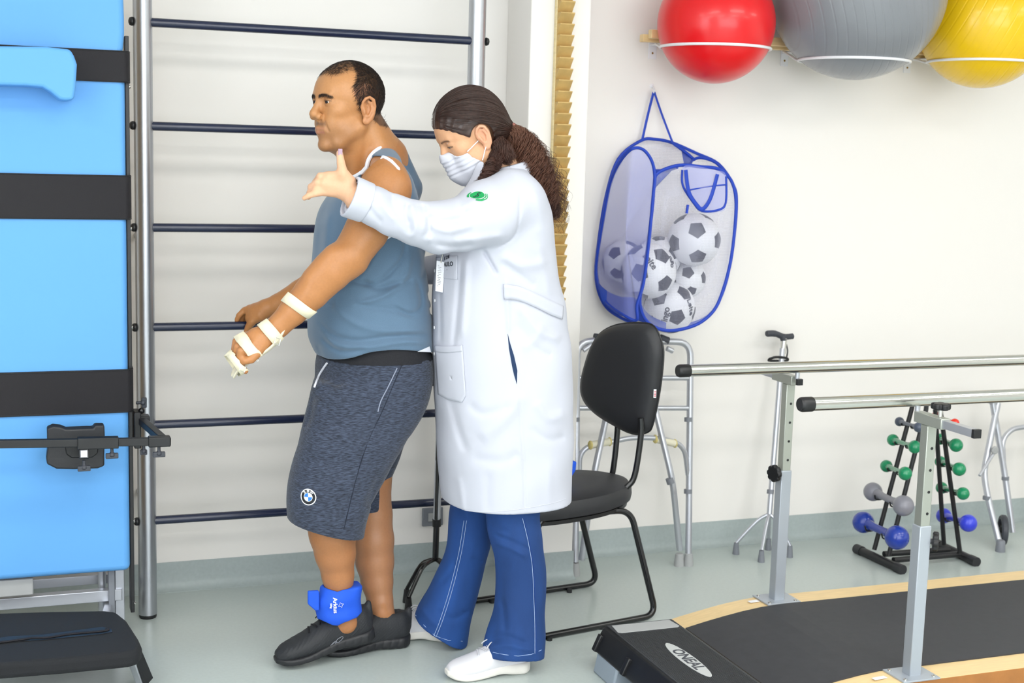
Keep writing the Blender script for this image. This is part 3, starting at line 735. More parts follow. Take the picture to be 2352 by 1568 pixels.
def bars(yb, yp, z, x0, xp, sgn, kn_side):
    b = MB().cyl((x0+.03, yb, z), (XE, yb, z), .0190, n=32).build('handrail', M_chrome, pb)
    MB().lathe([(.017, -.004), (.0195, 0), (.0205, .004), (.0205, .034), (.0195, .036)], (x0, yb, z), (1, 0, 0)).build('end_cap', M_blk, b)
    for i, x in enumerate((xp, xp+2.2)):
        ps = MB().box(x-.019, x+.019, yp-.019, yp+.019, ZP, .50).build('post', M_greypaint, pb, bevel=.0025)
        MB().box(x-.0155, x+.0155, yp-.0155, yp+.0155, .49, z-.062).build('inner_post', mat('galvanised', 'B4B8B0', .38, .7), ps, bevel=.002)
        for k in range(4): MB().lathe([(.0042, 0), (.0042, .0006)], (x+.003, yp-.0156, .535+.062*k), (0, -1, 0), n=14).build('hole', M_blk, ps, smooth=False)
        pt = MB().box(x-.062, x+.062, yp-.05, yp+.05, ZP, ZP+.005).build('base_plate', M_greypaint, ps, bevel=.001)
        for sx in (-1, 1):
            for sy in (-1, 1): MB().lathe([(.006, 0), (.0055, .003), (.003, .0045)], (x+sx*.048, yp+sy*.037, ZP+.005), n=12).build('screw', M_chrome, pt)
        # head: sleeve across the post, sliding arm, rail pin
        arm = MB().beam((x-.004, yp-sgn*.045, z-.046), (x-.004, yp+sgn*.075, z-.046), .030, .030).build('arm_sleeve', mat('galvanised', 'B4B8B0', .38, .7), ps, bevel=.002)
        a2 = MB().beam((x-.004, yp+sgn*.06, z-.046), (x-.004, yp+sgn*.20, z-.046), .022, .022).build('sliding_arm', M_alu2, arm, bevel=.001)
        MB().beam((x-.004, yp+sgn*.196, z-.046), (x-.004, yp+sgn*.208, z-.046), .0235, .0235).build('arm_cap', M_blk, a2, bevel=.001)
        MB().cyl((x-.004, yb, z-.04), (x-.004, yb, z-.012), .0075).build('rail_pin', M_alu2, arm)
        if sgn < 0:
            MB().cyl((x-.004, yp+sgn*.05, z-.03), (x-.004, yp+sgn*.05, z-.006), .006).build('screw_stem', M_chrome, arm)
            MB().star_knob((x-.004, yp+sgn*.05, z-.010), (0, 0, 1), .027, .018, 5, depth=.28).build('clamp_knob', M_blk, arm, bevel=.002)
        else:
            MB().beam((x-.004, yb-.02, z-.046), (x-.004, yb-.008, z-.046), .02, .02).build('arm_cap', M_blk, arm, bevel=.001)
        kx = x+kn_side*.019; kz = .452 if kn_side > 0 else .492
        MB().cyl((kx, yp-.004, kz), (kx+kn_side*.016, yp-.006, kz), .008).build('knob_stem', M_alu2, ps)
        MB().star_knob((kx+kn_side*.014, yp-.008, kz), nrm((kn_side, -.75 if kn_side > 0 else -.3, 0)), .0285, .017, 8).build('height_knob', M_blk, ps, bevel=.002)
bars(3.715, 3.77, ZB, P(1564, 853, 3.70)[0], 2.358, 1, -1)
bars(3.13, 3.08, ZB, P(1843, 943, 3.12)[0], 2.383, -1, 1)
MB().obox(G(1748, 1376, ZP)+np.array([-.035, -.012, .0008]), ((1, .1, 0), (-.1, 1, 0), (0, 0, 1)), (.018, .009, .0006)).build('paper_tag', M_white, pb, smooth=False)
MB().obox(G(2020, 1557, ZP)+np.array([0, 0, .0008]), ((1, .1, 0), (-.1, 1, 0), (0, 0, 1)), (.022, .008, .0006)).build('paper_tag', M_white, pb, smooth=False)

# ================================================================ aerobic step
ZS = .125
sp = thing('aerobic_step', 'black aerobic step with grey end panel and oval badge on grey risers', 'step', (1.72, 3.3, 0))
a, b = G(1387, 1440, ZS), G(1522, 1420, ZS)
xl, xr, yr_ = a[0], b[0], 3.50
ye = 2.72
xr = .5*(G(1522, 1420, ZS)[0]+G(1772, 1568, ZS)[0]); xl = .5*(G(1387, 1440, ZS)[0]+G(1553, 1568, ZS)[0]); yr_ = .5*(G(1387, 1440, ZS)[1]+G(1522, 1420, ZS)[1])
M_steptop = mat('ribbed_black', '34363A', .6, bump=.4, bscale=350)
t_ = MB(); t_.prism([(xl-.035, 0, .055), (xl-.03, 0, .075), (xl-.008, 0, ZS-.012), (xl, 0, ZS), (xr, 0, ZS), (xr+.008, 0, ZS-.012), (xr+.03, 0, .075), (xr+.035, 0, .055)], (0, yr_-ye, 0))
t_.v = [(x, y+ye, z) for x, y, z in t_.v]
deck = t_.build('deck', M_blk, sp, bevel=.006, seg=3)
tp = MB().box(xl+.006, xr-.006, ye+.01, yr_-.006, ZS-.001, ZS+.0025).build('ribbed_top', M_steptop, deck, bevel=.001)
# raised ribs along the tread
rb = MB()
x = xl+.012
while x < xr-.01:
    rb.box(x, x+.0022, ye+.02, yr_-.085, ZS+.0025, ZS+.0036); x += .0052
rb.build('ribs', M_steptop, tp, smooth=False)
g = [(xl+.012, yr_-.070), (xl+.022, yr_-.078), (xr-.022, yr_-.078), (xr-.012, yr_-.070), (xr-.018, yr_-.014), (xl+.018, yr_-.014)]
MB().prism([(x, y, ZS+.0024) for x, y in g], (0, 0, .0018)).build('grey_end_panel', M_rubbergrey, tp, bevel=.0008)
c = G(1580, 1514, ZS+.004); M_oval = mat('silver_badge', 'B9BCBC', .5)
ea, eb = .5*np.linalg.norm(G(1520, 1478, ZS)-G(1642, 1552, ZS)), .024
MB().prism([(c[0]+eb*math.cos(t), c[1]+ea*math.sin(t), ZS+.0034) for t in np.linspace(0, 2*math.pi, 48, endpoint=False)], (0, 0, .0012)).build('oval_badge', M_oval, tp, smooth=False)
lt = MB(); place_text(lt, 'ONEAL', .047, (c[0], c[1], ZS+.0048), (0, -1, 0), (1, 0, 0), depth=.0004, bold=True)
lt.v = [(x, y, z) for x, y, z in lt.v]
lt.build('badge_lettering', M_darkgrey, tp, smooth=False)
for yy in (yr_-.17, ye+.1):
    m = MB(); m.prism([(xl-.045, yy, 0), (xl-.033, yy, .058), (xl+.02, yy, .062), (xr-.02, yy, .062), (xr+.033, yy, .058), (xr+.045, yy, 0)], (0, .14, 0))
    m.build('riser', mat('riser_grey', '8E9AA6', .45), sp, bevel=.006)
wf = MB()
for yy in (yr_-.215, yr_-.02): wf.obox((xl-.026, yy, .082), ((.45, 0, 1), (0, 1, 0), (1, 0, -.45)), (.026, .010, .008))
wf.build('side_fins', M_blk, deck, bevel=.003)

# ================================================================ dumbbell rack
dr = thing('dumbbell_rack', 'black tubular dumbbell rack standing by the wall behind the parallel bars', 'dumbbell rack', (3.2, 4.2, 0))
RT = .0165
def foot(a, b):
    a = G(*a, RT); b = G(*b, RT); m = MB().tube([a, b], RT, 18).build('foot_bar', M_blk, dr)
    d = nrm(b-a)
    MB().tube([a-d*.004, a+d*.035], RT*1.14, 18).build('rubber_end', M_blkvinyl, m); MB().tube([b-d*.035, b+d*.004], RT*1.14, 18).build('rubber_end', M_blkvinyl, m)
foot((1968, 1260), (2072, 1308)); foot((2150, 1247), (2242, 1290))
for a, b in (((2030, 1272), (2180, 1262)), ((2052, 1286), (2205, 1272))):
    MB().tube([G(*a, .03), G(*b, .03)], .0115, 14).build('cross_bar', M_blk, dr)
up = [((2008, 1262), (2095, 935), 4.24), ((2041, 1276), (2127, 940), 4.12), ((2168, 1250), (2148, 940), 4.24), ((2205, 1268), (2159, 935), 4.12)]
tops = []
for a, b, y in up:
    pa, pb_ = P(*a, y), P(*b, y); tops.append(pb_)
    MB().tube([pa, pb_], .0088, 12).build('upright', M_blk, dr)
MB().tube(fillet([tops[0], tops[0]+(0, 0, .03), tops[1]+(0, 0, .03), tops[1]], .02), .0088, 10).build('top_bar', M_blk, dr)
MB().tube(fillet([tops[1], tops[1]+(0, 0, .02), tops[3]+(0, 0, .02), tops[3]], .02), .0088, 10).build('top_bar', M_blk, dr)
DC = dict(slate=mat('slate_vinyl', '4A5364', .4), green=mat('green_vinyl', '0E8A5C', .25, coat=.3), grey=mat('grey_vinyl', '85858F', .35, coat=.2),
          blue=mat('blue_vinyl', '1B3A9E', .25, coat=.3), blue2=mat('bright_blue_vinyl', '3240D0', .3, coat=.2), red=mat('orange_red_vinyl', 'E0301E', .3, coat=.2))
bells = [('slate', (2066, 968), 11, (2110, 981), 12, 'small slate grey dumbbell at the top left of the rack'),
 ('green', (2051, 1010), 14, (2101, 1026), 15.5, 'green dumbbell on the left rods, second from the top'),
 ('green', (2036, 1070), 14.5, (2079, 1087), 16, 'green dumbbell on the left rods, just above the big grey one'),
 ('grey', (2005, 1129), 22, (2075, 1161), 24.5, 'large grey dumbbell on the left rods'),
 ('blue', (1983, 1199), 25.5, (2060, 1234), 28.5, 'largest dumbbell, dark blue, lowest on the left rods'),
 ('red', (2150, 955), 10.5, (2193, 971), 10.5, 'orange red dumbbell at the top right of the rack'),
 ('green', (2160, 1008), 13.5, (2196, 1022), 16, 'green dumbbell on the right rods below the red one'),
 ('green', (2160, 1060), 13.5, (2203, 1077), 16, 'green dumbbell in the middle of the right rods'),
 ('green', (2163, 1120), 14, (2212, 1133), 15, 'green dumbbell on the right rods above the violet blue one'),
 ('blue2', (2168, 1184), 18, (2224, 1201), 20.5, 'violet blue dumbbell lowest on the right rods')]
for col, a, ra, b, rb_, lab in bells:
    ya, yb = 4.285, 4.06
    pa, pq = P(*a, ya), P(*b, yb); ra *= mpp(pa)*.98; rb_ *= mpp(pq)*.98
    rr = (ra+rb_)/2
    mb = MB().ball(pa, ra, 32); mb.ball(pq, rb_, 32)
    d = pq-pa; hr = rr*.36
    mb.tube([pa+d*.0, pa+d*.22, pa+d*.35, pa+d*.65, pa+d*.78, pq], [hr*1.5, hr*1.25, hr, hr, hr*1.25, hr*1.5], 16)
    tag(mb.build('dumbbell', DC[col]), lab, 'dumbbell', 'round headed dumbbells on the black rack')
    # cradle hooks on the rods
    for q, yy in ((.22, 0), (.72, 0)):
        c = pa+d*q
        MB().tube(spline([c+np.array([-hr*1.6, 0, .0]), c+np.array([-hr*1.0, 0, -hr*1.25]), c+np.array([hr*1.0, 0, -hr*1.3]), c+np.array([hr*1.9, 0, -.1*hr])], 4), .003, 8).build('hook', M_blk, dr)

# ================================================================ wheeled walker at the right edge
rw = thing('wheeled_walker', 'folded aluminium walker with a small black wheel at the right edge by the wall', 'walker', (3.65, 4.25, 0))
MB().tube(fillet([P(2292, 925, 4.42), P(2259, 1085, 4.36), P(2268, 1138, 4.31), P(2296, 1250, 4.22)], .06), .0125, 14).build('leg', M_alu2, rw)
MB().tube(fillet([P(2280, 925, 4.42), P(2308, 1090, 4.38), P(2326, 1222, 4.33)], .06), .0125, 14).build('leg', M_alu2, rw)
MB().tube(fillet([P(2400, 972, 4.42), P(2322, 985, 4.42), P(2302, 1010, 4.41), P(2306, 1080, 4.385)], .05), .0105, 14).build('side_tube', M_alu2, rw)
MB().tube([P(2400, 972, 4.42), P(2420, 1260, 4.30)], .0125, 14).build('leg', M_alu2, rw)
MB().tube([P(2283, 1040, 4.36), P(2250, 1092, 4.33)], .006, 10).build('folding_link', M_alu2, rw)
MB().lathe([(.014, 0), (.016, .003), (.016, .008), (.012, .011)], P(2283, 1033, 4.36), (0, -1, 0)).build('hinge', M_rubbergrey, rw)
for a, b in (((2266, 1143), 4.307), ((2309, 1098), 4.375)):
    p = P(*a, b); MB().cyl(p+(0, 0, -.007), p+(0, 0, .007), .0148).build('collar', M_greyplas, rw)
MB().tube(spline([P(2205, 907, 4.42), P(2232, 903, 4.40), P(2260, 907, 4.42)], 5), .0095, 12, flat=((0, 0, 1), 1, 1)).build('hand_grip', M_blk, rw)
MB().tube([P(2240, 907, 4.42), P(2286, 925, 4.42)], .0125, 12).build('top_tube', M_alu2, rw)
p = G(2297, 1266, 0); MB().lathe([(.019, 0), (.0185, .01), (.0165, .042), (.0135, .046)], p, n=20).build('rubber_foot', M_greyplas, rw)
wc = P(2304, 1211, 4.28); wr = 35*mpp(wc); wc[2] = wr; ax = nrm((.72, -.42, 0))
ty = MB().lathe([(wr-.016, -.012), (wr-.005, -.0125), (wr, -.007), (wr, .007), (wr-.005, .0125), (wr-.016, .012), (wr-.016, -.012)], wc, ax, 44)
ty.f = [f for f in ty.f if len(f) == 4]
ty.build('wheel', M_darkgrey, rw)
hb = MB().lathe([(.012, -.014), (.012, .014)], wc, ax, 20)
u = np.array([0, 0, 1.]); w_ = np.cross(ax, u)
for k in range(5):
    t = 2*math.pi*k/5; d = math.cos(t)*u+math.sin(t)*w_; hb.beam(wc+d*.008, wc+d*(wr-.014), .012, .012, up=ax)
hb.build('wheel_hub', M_blk, rw, bevel=.001)

# ================================================================ organic surfaces: signed distance fields meshed with surface nets
BIG = 1e3; MARG = .05
class Prim:
    def __init__(s, f, lo, hi): s.f = f; s.lo = np.array(lo, float); s.hi = np.array(hi, float)
    def ev(s, p, blk=None):
        if blk is not None and (np.any(blk[1] < s.lo-MARG) or np.any(blk[0] > s.hi+MARG)): return None
        return s.f(p)
def smin(a, b, k):
    if k <= 0: return np.minimum(a, b)
    h = np.clip(.5+.5*(b-a)/k, 0, 1); return b*(1-h)+a*h-k*h*(1-h)
def smax(a, b, k): return -smin(-a, -b, k)
class Un:
    def __init__(s, items, k=.01): s.it = [(i if isinstance(i, tuple) else (i, k)) for i in items]
    def ev(s, p, blk=None):
        d = None
        for n, k in s.it:
            e = n.ev(p, blk)
            if e is None: continue
            d = e if d is None else smin(d, e, k)
        return d
class Sub:
    def __init__(s, base, cuts, k=.004): s.b = base; s.c = [(i if isinstance(i, tuple) else (i, k)) for i in cuts]
    def ev(s, p, blk=None):
        d = s.b.ev(p, blk)
        if d is None: return None
        for n, k in s.c:
            e = n.ev(p, blk)
            if e is not None: d = smax(d, -e, k)
        return d
class Int:
    def __init__(s, base, other, k=.003): s.b = base; s.o = other; s.k = k
    def ev(s, p, blk=None):
        d = s.b.ev(p, blk)
        if d is None: return None
        e = s.o.ev(p, blk)
        if e is None: return None
        return smax(d, e, s.k)
class Off:
    def __init__(s, base, r): s.b = base; s.r = r
    def ev(s, p, blk=None):
        d = s.b.ev(p, blk); return None if d is None else d-s.r
class Disp:
    """adds fn(p) metres outwards"""
    def __init__(s, base, *fns): s.b = base; s.fn = fns
    def ev(s, p, blk=None):
        d = s.b.ev(p, blk)
        if d is None: return None
        for f in s.fn: d = d-f(p)
        return d
def cone(a, b, ra, rb):
    a = np.array(a, float); b = np.array(b, float); ab = b-a; L2 = max(ab@ab, 1e-12); m = max(ra, rb)
    def f(p):
        t = np.clip((p-a)@ab/L2, 0, 1); return np.linalg.norm(p-a-t[:, None]*ab, axis=1)-(ra+(rb-ra)*t)
    return Prim(f, np.minimum(a, b)-m, np.maximum(a, b)+m)
def path(pts, rs, k=.0):
    return Un([cone(pts[i], pts[i+1], rs[i], rs[i+1]) for i in range(len(pts)-1)], k)
def ell(c, ax, r):
    """ellipsoid, ax rows are unit axes"""
    c = np.array(c, float); A = np.array(ax, float); r = np.array(r, float); m = r.max()
    def f(p):
        q = (p-c)@A.T; k0 = np.linalg.norm(q/r, axis=1); k1 = np.linalg.norm(q/(r*r), axis=1)
        return k0*(k0-1)/np.maximum(k1, 1e-9)
    return Prim(f, c-m, c+m)
def rbox(c, ax, h, rad):
    c = np.array(c, float); A = np.array(ax, float); h = np.array(h, float)-rad; m = np.linalg.norm(h)+rad
    def f(p):
        q = np.abs((p-c)@A.T)-h; return np.linalg.norm(np.maximum(q, 0), axis=1)+np.minimum(q.max(axis=1), 0)-rad
    return Prim(f, c-m, c+m)
def half(pt, n):
    """half-space, solid on the side opposite to n"""
    pt = np.array(pt, float); n = nrm(n)
    return Prim(lambda p: (p-pt)@n, (-BIG,)*3, (BIG,)*3)
def cr1(x, y, xs):
    """smooth monotone-ish interpolation of rows"""
    x = np.array(x, float); y = np.array(y, float); o = np.argsort(x); x = x[o]; y = y[o]
    m = np.gradient(y, x); i = np.clip(np.searchsorted(x, xs)-1, 0, len(x)-2); h = x[i+1]-x[i]; t = np.clip((xs-x[i])/h, 0, 1)
    return (2*t**3-3*t**2+1)*y[i]+(t**3-2*t**2+t)*h*m[i]+(-2*t**3+3*t**2)*y[i+1]+(t**3-t**2)*h*m[i+1]
class Loft:
    """stack of superellipses along an axis; rows (t, c1, c2, a, b)"""
    def __init__(s, rows, O=(0,0,0), ax=((0,0,1),(1,0,0),(0,1,0)), n=2.2, cap=.012, grow=0.):
        R = np.array(rows, float); s.O = np.array(O, float); s.A = np.array([nrm(a) for a in ax]); s.n = n; s.cap = cap
        s.t0, s.t1 = R[:, 0].min(), R[:, 0].max(); T = np.linspace(s.t0, s.t1, 160); s.T = T
        s.V = [cr1(R[:, 0], R[:, j], T) for j in (1, 2, 3, 4)]; s.V[2] = np.maximum(s.V[2]+grow, .002); s.V[3] = np.maximum(s.V[3]+grow, .002)
        m = max(s.V[2].max(), s.V[3].max())
        cs = s.O+np.outer(T, s.A[0])+np.outer(s.V[0], s.A[1])+np.outer(s.V[1], s.A[2])
        s.lo = cs.min(0)-m; s.hi = cs.max(0)+m
    def ev(s, p, blk=None):
        if blk is not None and (np.any(blk[1] < s.lo-MARG) or np.any(blk[0] > s.hi+MARG)): return None
        q = (p-s.O)@s.A.T; t = np.clip(q[:, 0], s.t0, s.t1)
        c1, c2, a, b = (np.interp(t, s.T, v) for v in s.V)
        x = q[:, 1]-c1; y = q[:, 2]-c2
        k = ((np.abs(x)/a)**s.n+(np.abs(y)/b)**s.n)**(1/s.n); rad = np.hypot(x, y)
        d = np.where(k > .05, (k-1)*rad/np.maximum(k, 1e-6), -np.minimum(a, b))
        d = np.clip(d, -np.minimum(a, b), None)
        cap = np.maximum(q[:, 0]-s.t1, s.t0-q[:, 0])
        return smax(d, cap, s.cap)
def rows_px(tab, dn=0.):
    """rows given as (pixel row, front pixel, back pixel, half width, middle Y) -> horizontal sections"""
    out = []
    for r in tab:
        py, f, b, hw, Y = r[:5]; p = P((f+b)/2, py, Y); m = mpp(p); E = (b-f)/2*m*.985
        ph = math.atan2(p[0], Y); a = math.sqrt(max(E*E-(hw*math.sin(ph))**2, (.45*E)**2))/math.cos(ph)
        out.append((p[2], p[0], p[1], a-dn, hw-dn))
    return out
def strokes(lst):
    """cloth folds: (pixels along the fold, Y, width m, height m); negative height is a crease"""
    F = CM[2]; items = []
    for px, Y, w, amp in lst:
        pts = [P(x, y, Y) for x, y in px]; pts = spline(pts, 4) if len(pts) > 2 else pts
        pts = np.array(pts); items.append((pts, w, amp, pts.min(0)-4*w, pts.max(0)+4*w, Y))
    def f(p):
        out = np.zeros(len(p)); lo = p.min(0); hi = p.max(0)
        for pts, w, amp, l, h, Y in items:
            if hi[0] < l[0] or lo[0] > h[0] or hi[2] < l[2] or lo[2] > h[2] or lo[1] > Y+.12 or hi[1] < Y-.12: continue
            vd = nrm(pts.mean(0)-CAMP); dm = np.full(len(p), 1e9); q = p-np.outer(p@vd, vd); s_ = pts-np.outer(pts@vd, vd)
            end = np.zeros(len(p)); n = len(s_)-1
            for i in range(n):
                ab = s_[i+1]-s_[i]; t = np.clip((q-s_[i])@ab/max(ab@ab, 1e-12), 0, 1)
                dd = np.linalg.norm(q-s_[i]-t[:, None]*ab, axis=1); m = dd < dm; dm = np.where(m, dd, dm); end = np.where(m, (i+t)/n, end)
            fade = np.clip(np.minimum(end, 1-end)*6+.12, 0, 1)
            ym = np.clip(1.6-np.abs(p[:, 1]-Y)/.09, 0, 1)
            out += amp*np.exp(-(dm/w)**2)*fade*ym
        return out
    return f
def waves(amp, sc, seed=0, rot=(0, 0, 0)):
    r = np.random.RandomState(seed); ks = r.normal(size=(6, 3)); ks /= np.linalg.norm(ks, axis=1)[:, None]; ks *= np.array(sc)*(2*math.pi)*r.uniform(.6, 1.5, (6, 1)); ph = r.uniform(0, 6.28, 6)
    return lambda p: amp*np.sin(p@ks.T+ph).sum(1)/2.4
def mesh_sdf(node, lo, hi, h, B=16, skip=None):
    """surface nets over the blocks of the grid the surface passes through; returns verts, quads"""
    lo = np.array(lo, float); hi = np.array(hi, float)
    if skip is None: skip = []
    nb = np.ceil((hi-lo)/(h*B)).astype(int)
    idx = np.array(np.meshgrid(*[np.arange(n) for n in nb], indexing='ij')).reshape(3, -1).T
    cen = lo+(idx+.5)*h*B; diag = h*B*math.sqrt(3)/2
    d = np.concatenate([node.ev(c) for c in np.array_split(cen, max(1, len(cen)//60000))])
    keep = np.abs(d) < diag*1.25+.008
    for (a, b) in skip:
        keep &= ~np.all((cen > a) & (cen < b), axis=1)
    idx = idx[keep]
    g = np.array(np.meshgrid(*[np.arange(B+1)]*3, indexing='ij')).reshape(3, -1).T
    N = (nb.max()+2)*B+2
    K, V, E = [], [], []
    n1 = B+1
    for ib in idx:
        o = lo+ib*h*B; p = o+g*h; blk = (o, o+h*B)
        dd = node.ev(p, blk)
        if dd is None or dd.min() > 0 or dd.max() < 0: continue
        D = dd.reshape(n1, n1, n1); sg = D < 0
        c8 = sum(sg[a:a+B, b:b+B, c:c+B].astype(int) for a in (0, 1) for b in (0, 1) for c in (0, 1))
        act = (c8 > 0) & (c8 < 8); ci = np.argwhere(act)
        if len(ci) == 0: continue
        sm = np.zeros((len(ci), 3)); ct = np.zeros(len(ci))
        for ax in range(3):
            e = np.zeros(3, int); e[ax] = 1
            for a in (0, 1):
                for b in (0, 1):
                    off = np.zeros(3, int); o2 = [x for x in range(3) if x != ax]; off[o2[0]] = a; off[o2[1]] = b
                    i0 = ci+off; i1 = i0+e; d0 = D[i0[:, 0], i0[:, 1], i0[:, 2]]; d1 = D[i1[:, 0], i1[:, 1], i1[:, 2]]
                    m = (d0 < 0) != (d1 < 0); t = np.where(m, d0/np.where(m, d0-d1, 1), 0)
                    pt = off+t[:, None]*e; sm += pt*m[:, None]; ct += m
        V.append(o+(ci+sm/ct[:, None])*h)
        gi = ci+ib*B+1; K.append((gi[:, 0]*N+gi[:, 1])*N+gi[:, 2])
        for ax in range(3):
            s0 = [slice(0, B)]*3; s1 = list(s0); s1[ax] = slice(1, B+1)
            a_, b_ = sg[tuple(s0)], sg[tuple(s1)]; w = np.argwhere(a_ != b_)
            if len(w):
                fl = a_[w[:, 0], w[:, 1], w[:, 2]]; gw = w+ib*B+1
                E.append(np.column_stack([np.full(len(w), ax), gw, fl]))
    K = np.concatenate(K); V = np.concatenate(V); E = np.concatenate(E)
    o = np.argsort(K); K = K[o]; V = V[o]
    Q = []
    for ax in range(3):
        e = E[E[:, 0] == ax]; b_, c_ = [(1, 2), (2, 0), (0, 1)][ax]
        u = np.zeros(3, int); v = np.zeros(3, int); u[b_] = 1; v[c_] = 1
        q = []; ok = np.ones(len(e), bool)
        for du, dv in ((1, 1), (0, 1), (0, 0), (1, 0)):
            gi = e[:, 1:4]-u*du-v*dv; k = (gi[:, 0]*N+gi[:, 1])*N+gi[:, 2]; j = np.clip(np.searchsorted(K, k), 0, len(K)-1)
            ok &= K[j] == k; q.append(j)
        q = np.array(q).T; fl = e[:, 4] == 1; q[~fl] = q[~fl][:, ::-1]; Q.append(q[ok])
    return V, np.concatenate(Q)
def mesh_obj(name, parts, m, parent=None, colfn=None, relax=1):
    """parts: list of (verts, quads) made into one object"""
    vs, qs, o = [], [], 0
    for v, q in parts:
        v = v.copy()
        for _ in range(relax):                       # light tangential smoothing of the net
            s = np.zeros_like(v); c = np.zeros(len(v))
            for a, b in ((0, 1), (1, 2), (2, 3), (3, 0)):
                np.add.at(s, q[:, a], v[q[:, b]]); np.add.at(c, q[:, a], 1); np.add.at(s, q[:, b], v[q[:, a]]); np.add.at(c, q[:, b], 1)
            v = np.where(c[:, None] > 0, v*.5+.5*s/np.maximum(c, 1)[:, None], v)
        vs.append(v); qs.append(q+o); o += len(v)
    v = np.concatenate(vs); q = np.concatenate(qs)
    me = bpy.data.meshes.new(name)
    me.vertices.add(len(v)); me.vertices.foreach_set('co', v.astype(np.float32).ravel())
    me.loops.add(len(q)*4); me.loops.foreach_set('vertex_index', q.astype(np.int32).ravel())
    me.polygons.add(len(q)); me.polygons.foreach_set('loop_start', np.arange(0, len(q)*4, 4, dtype=np.int32)); me.polygons.foreach_set('loop_total', np.full(len(q), 4, dtype=np.int32))
    me.polygons.foreach_set('use_smooth', np.ones(len(q), bool)); me.update(); me.validate()
    if colfn is not None:
        c = colfn(v); a = me.color_attributes.new('Col', 'FLOAT_COLOR', 'POINT')
        a.data.foreach_set('color', np.column_stack([c, np.ones(len(v))]).astype(np.float32).ravel())
    me.materials.append(m)
    ob = bpy.data.objects.new(name, me); COL.objects.link(ob)
    if parent is not None: put(ob, parent)
    return ob
def surf(node, px, py, Y0, Y1=None, off=0.):
    """point where the view ray of that pixel meets the surface, starting at depth Y0"""
    d = ray(px, py); n = nrm(d); p = CAMP+d*(Y0/d[1])
    for _ in range(80):
        e = float(node.ev(p[None])[0])
        if e < 2e-4: break
        p = p+n*max(min(e*.7, .02), 1e-4)
    if off:
        g = grad(node, p); p = p+g*off
    return p
def grad(node, p, e=.0015):
    q = np.array([p+np.array(v)*e for v in ((1,0,0),(-1,0,0),(0,1,0),(0,-1,0),(0,0,1),(0,0,-1))]); d = node.ev(q)
    return nrm([d[0]-d[1], d[2]-d[3], d[4]-d[5]])
def along(node, pix, Y0, off=0., n=5, closed=False):
    px = [np.array([x, y, 0.]) for x, y in pix]; px = spline(px, n, closed) if n else px
    return [surf(node, a[0], a[1], Y0, off=off) for a in px]
def strands(roots, curves, r, name, m, parent, sides=3):
    """roots unused; curves: (S, T, 3) array of polylines, r: (S, T) radii -> one mesh of thin locks"""
    S, T, _ = curves.shape; tg = np.gradient(curves, axis=1); tg /= np.maximum(np.linalg.norm(tg, axis=2, keepdims=True), 1e-9)
    ref = np.array([.31, .77, .55]); u = np.cross(tg, ref); u /= np.maximum(np.linalg.norm(u, axis=2, keepdims=True), 1e-9); w = np.cross(tg, u)
    ring = [curves+r[..., None]*(math.cos(2*math.pi*k/sides)*u+math.sin(2*math.pi*k/sides)*w) for k in range(sides)]
    v = np.stack(ring, axis=2).reshape(-1, 3)
    i = np.arange(S)[:, None, None]*T*sides+np.arange(T-1)[None, :, None]*sides; k = np.arange(sides)[None, None, :]; k2 = (k+1) % sides
    q = np.stack([i+k, i+k2, i+sides+k2, i+sides+k], axis=-1).reshape(-1, 4)
    return mesh_obj(name, [(v, q)], m, parent, relax=0)

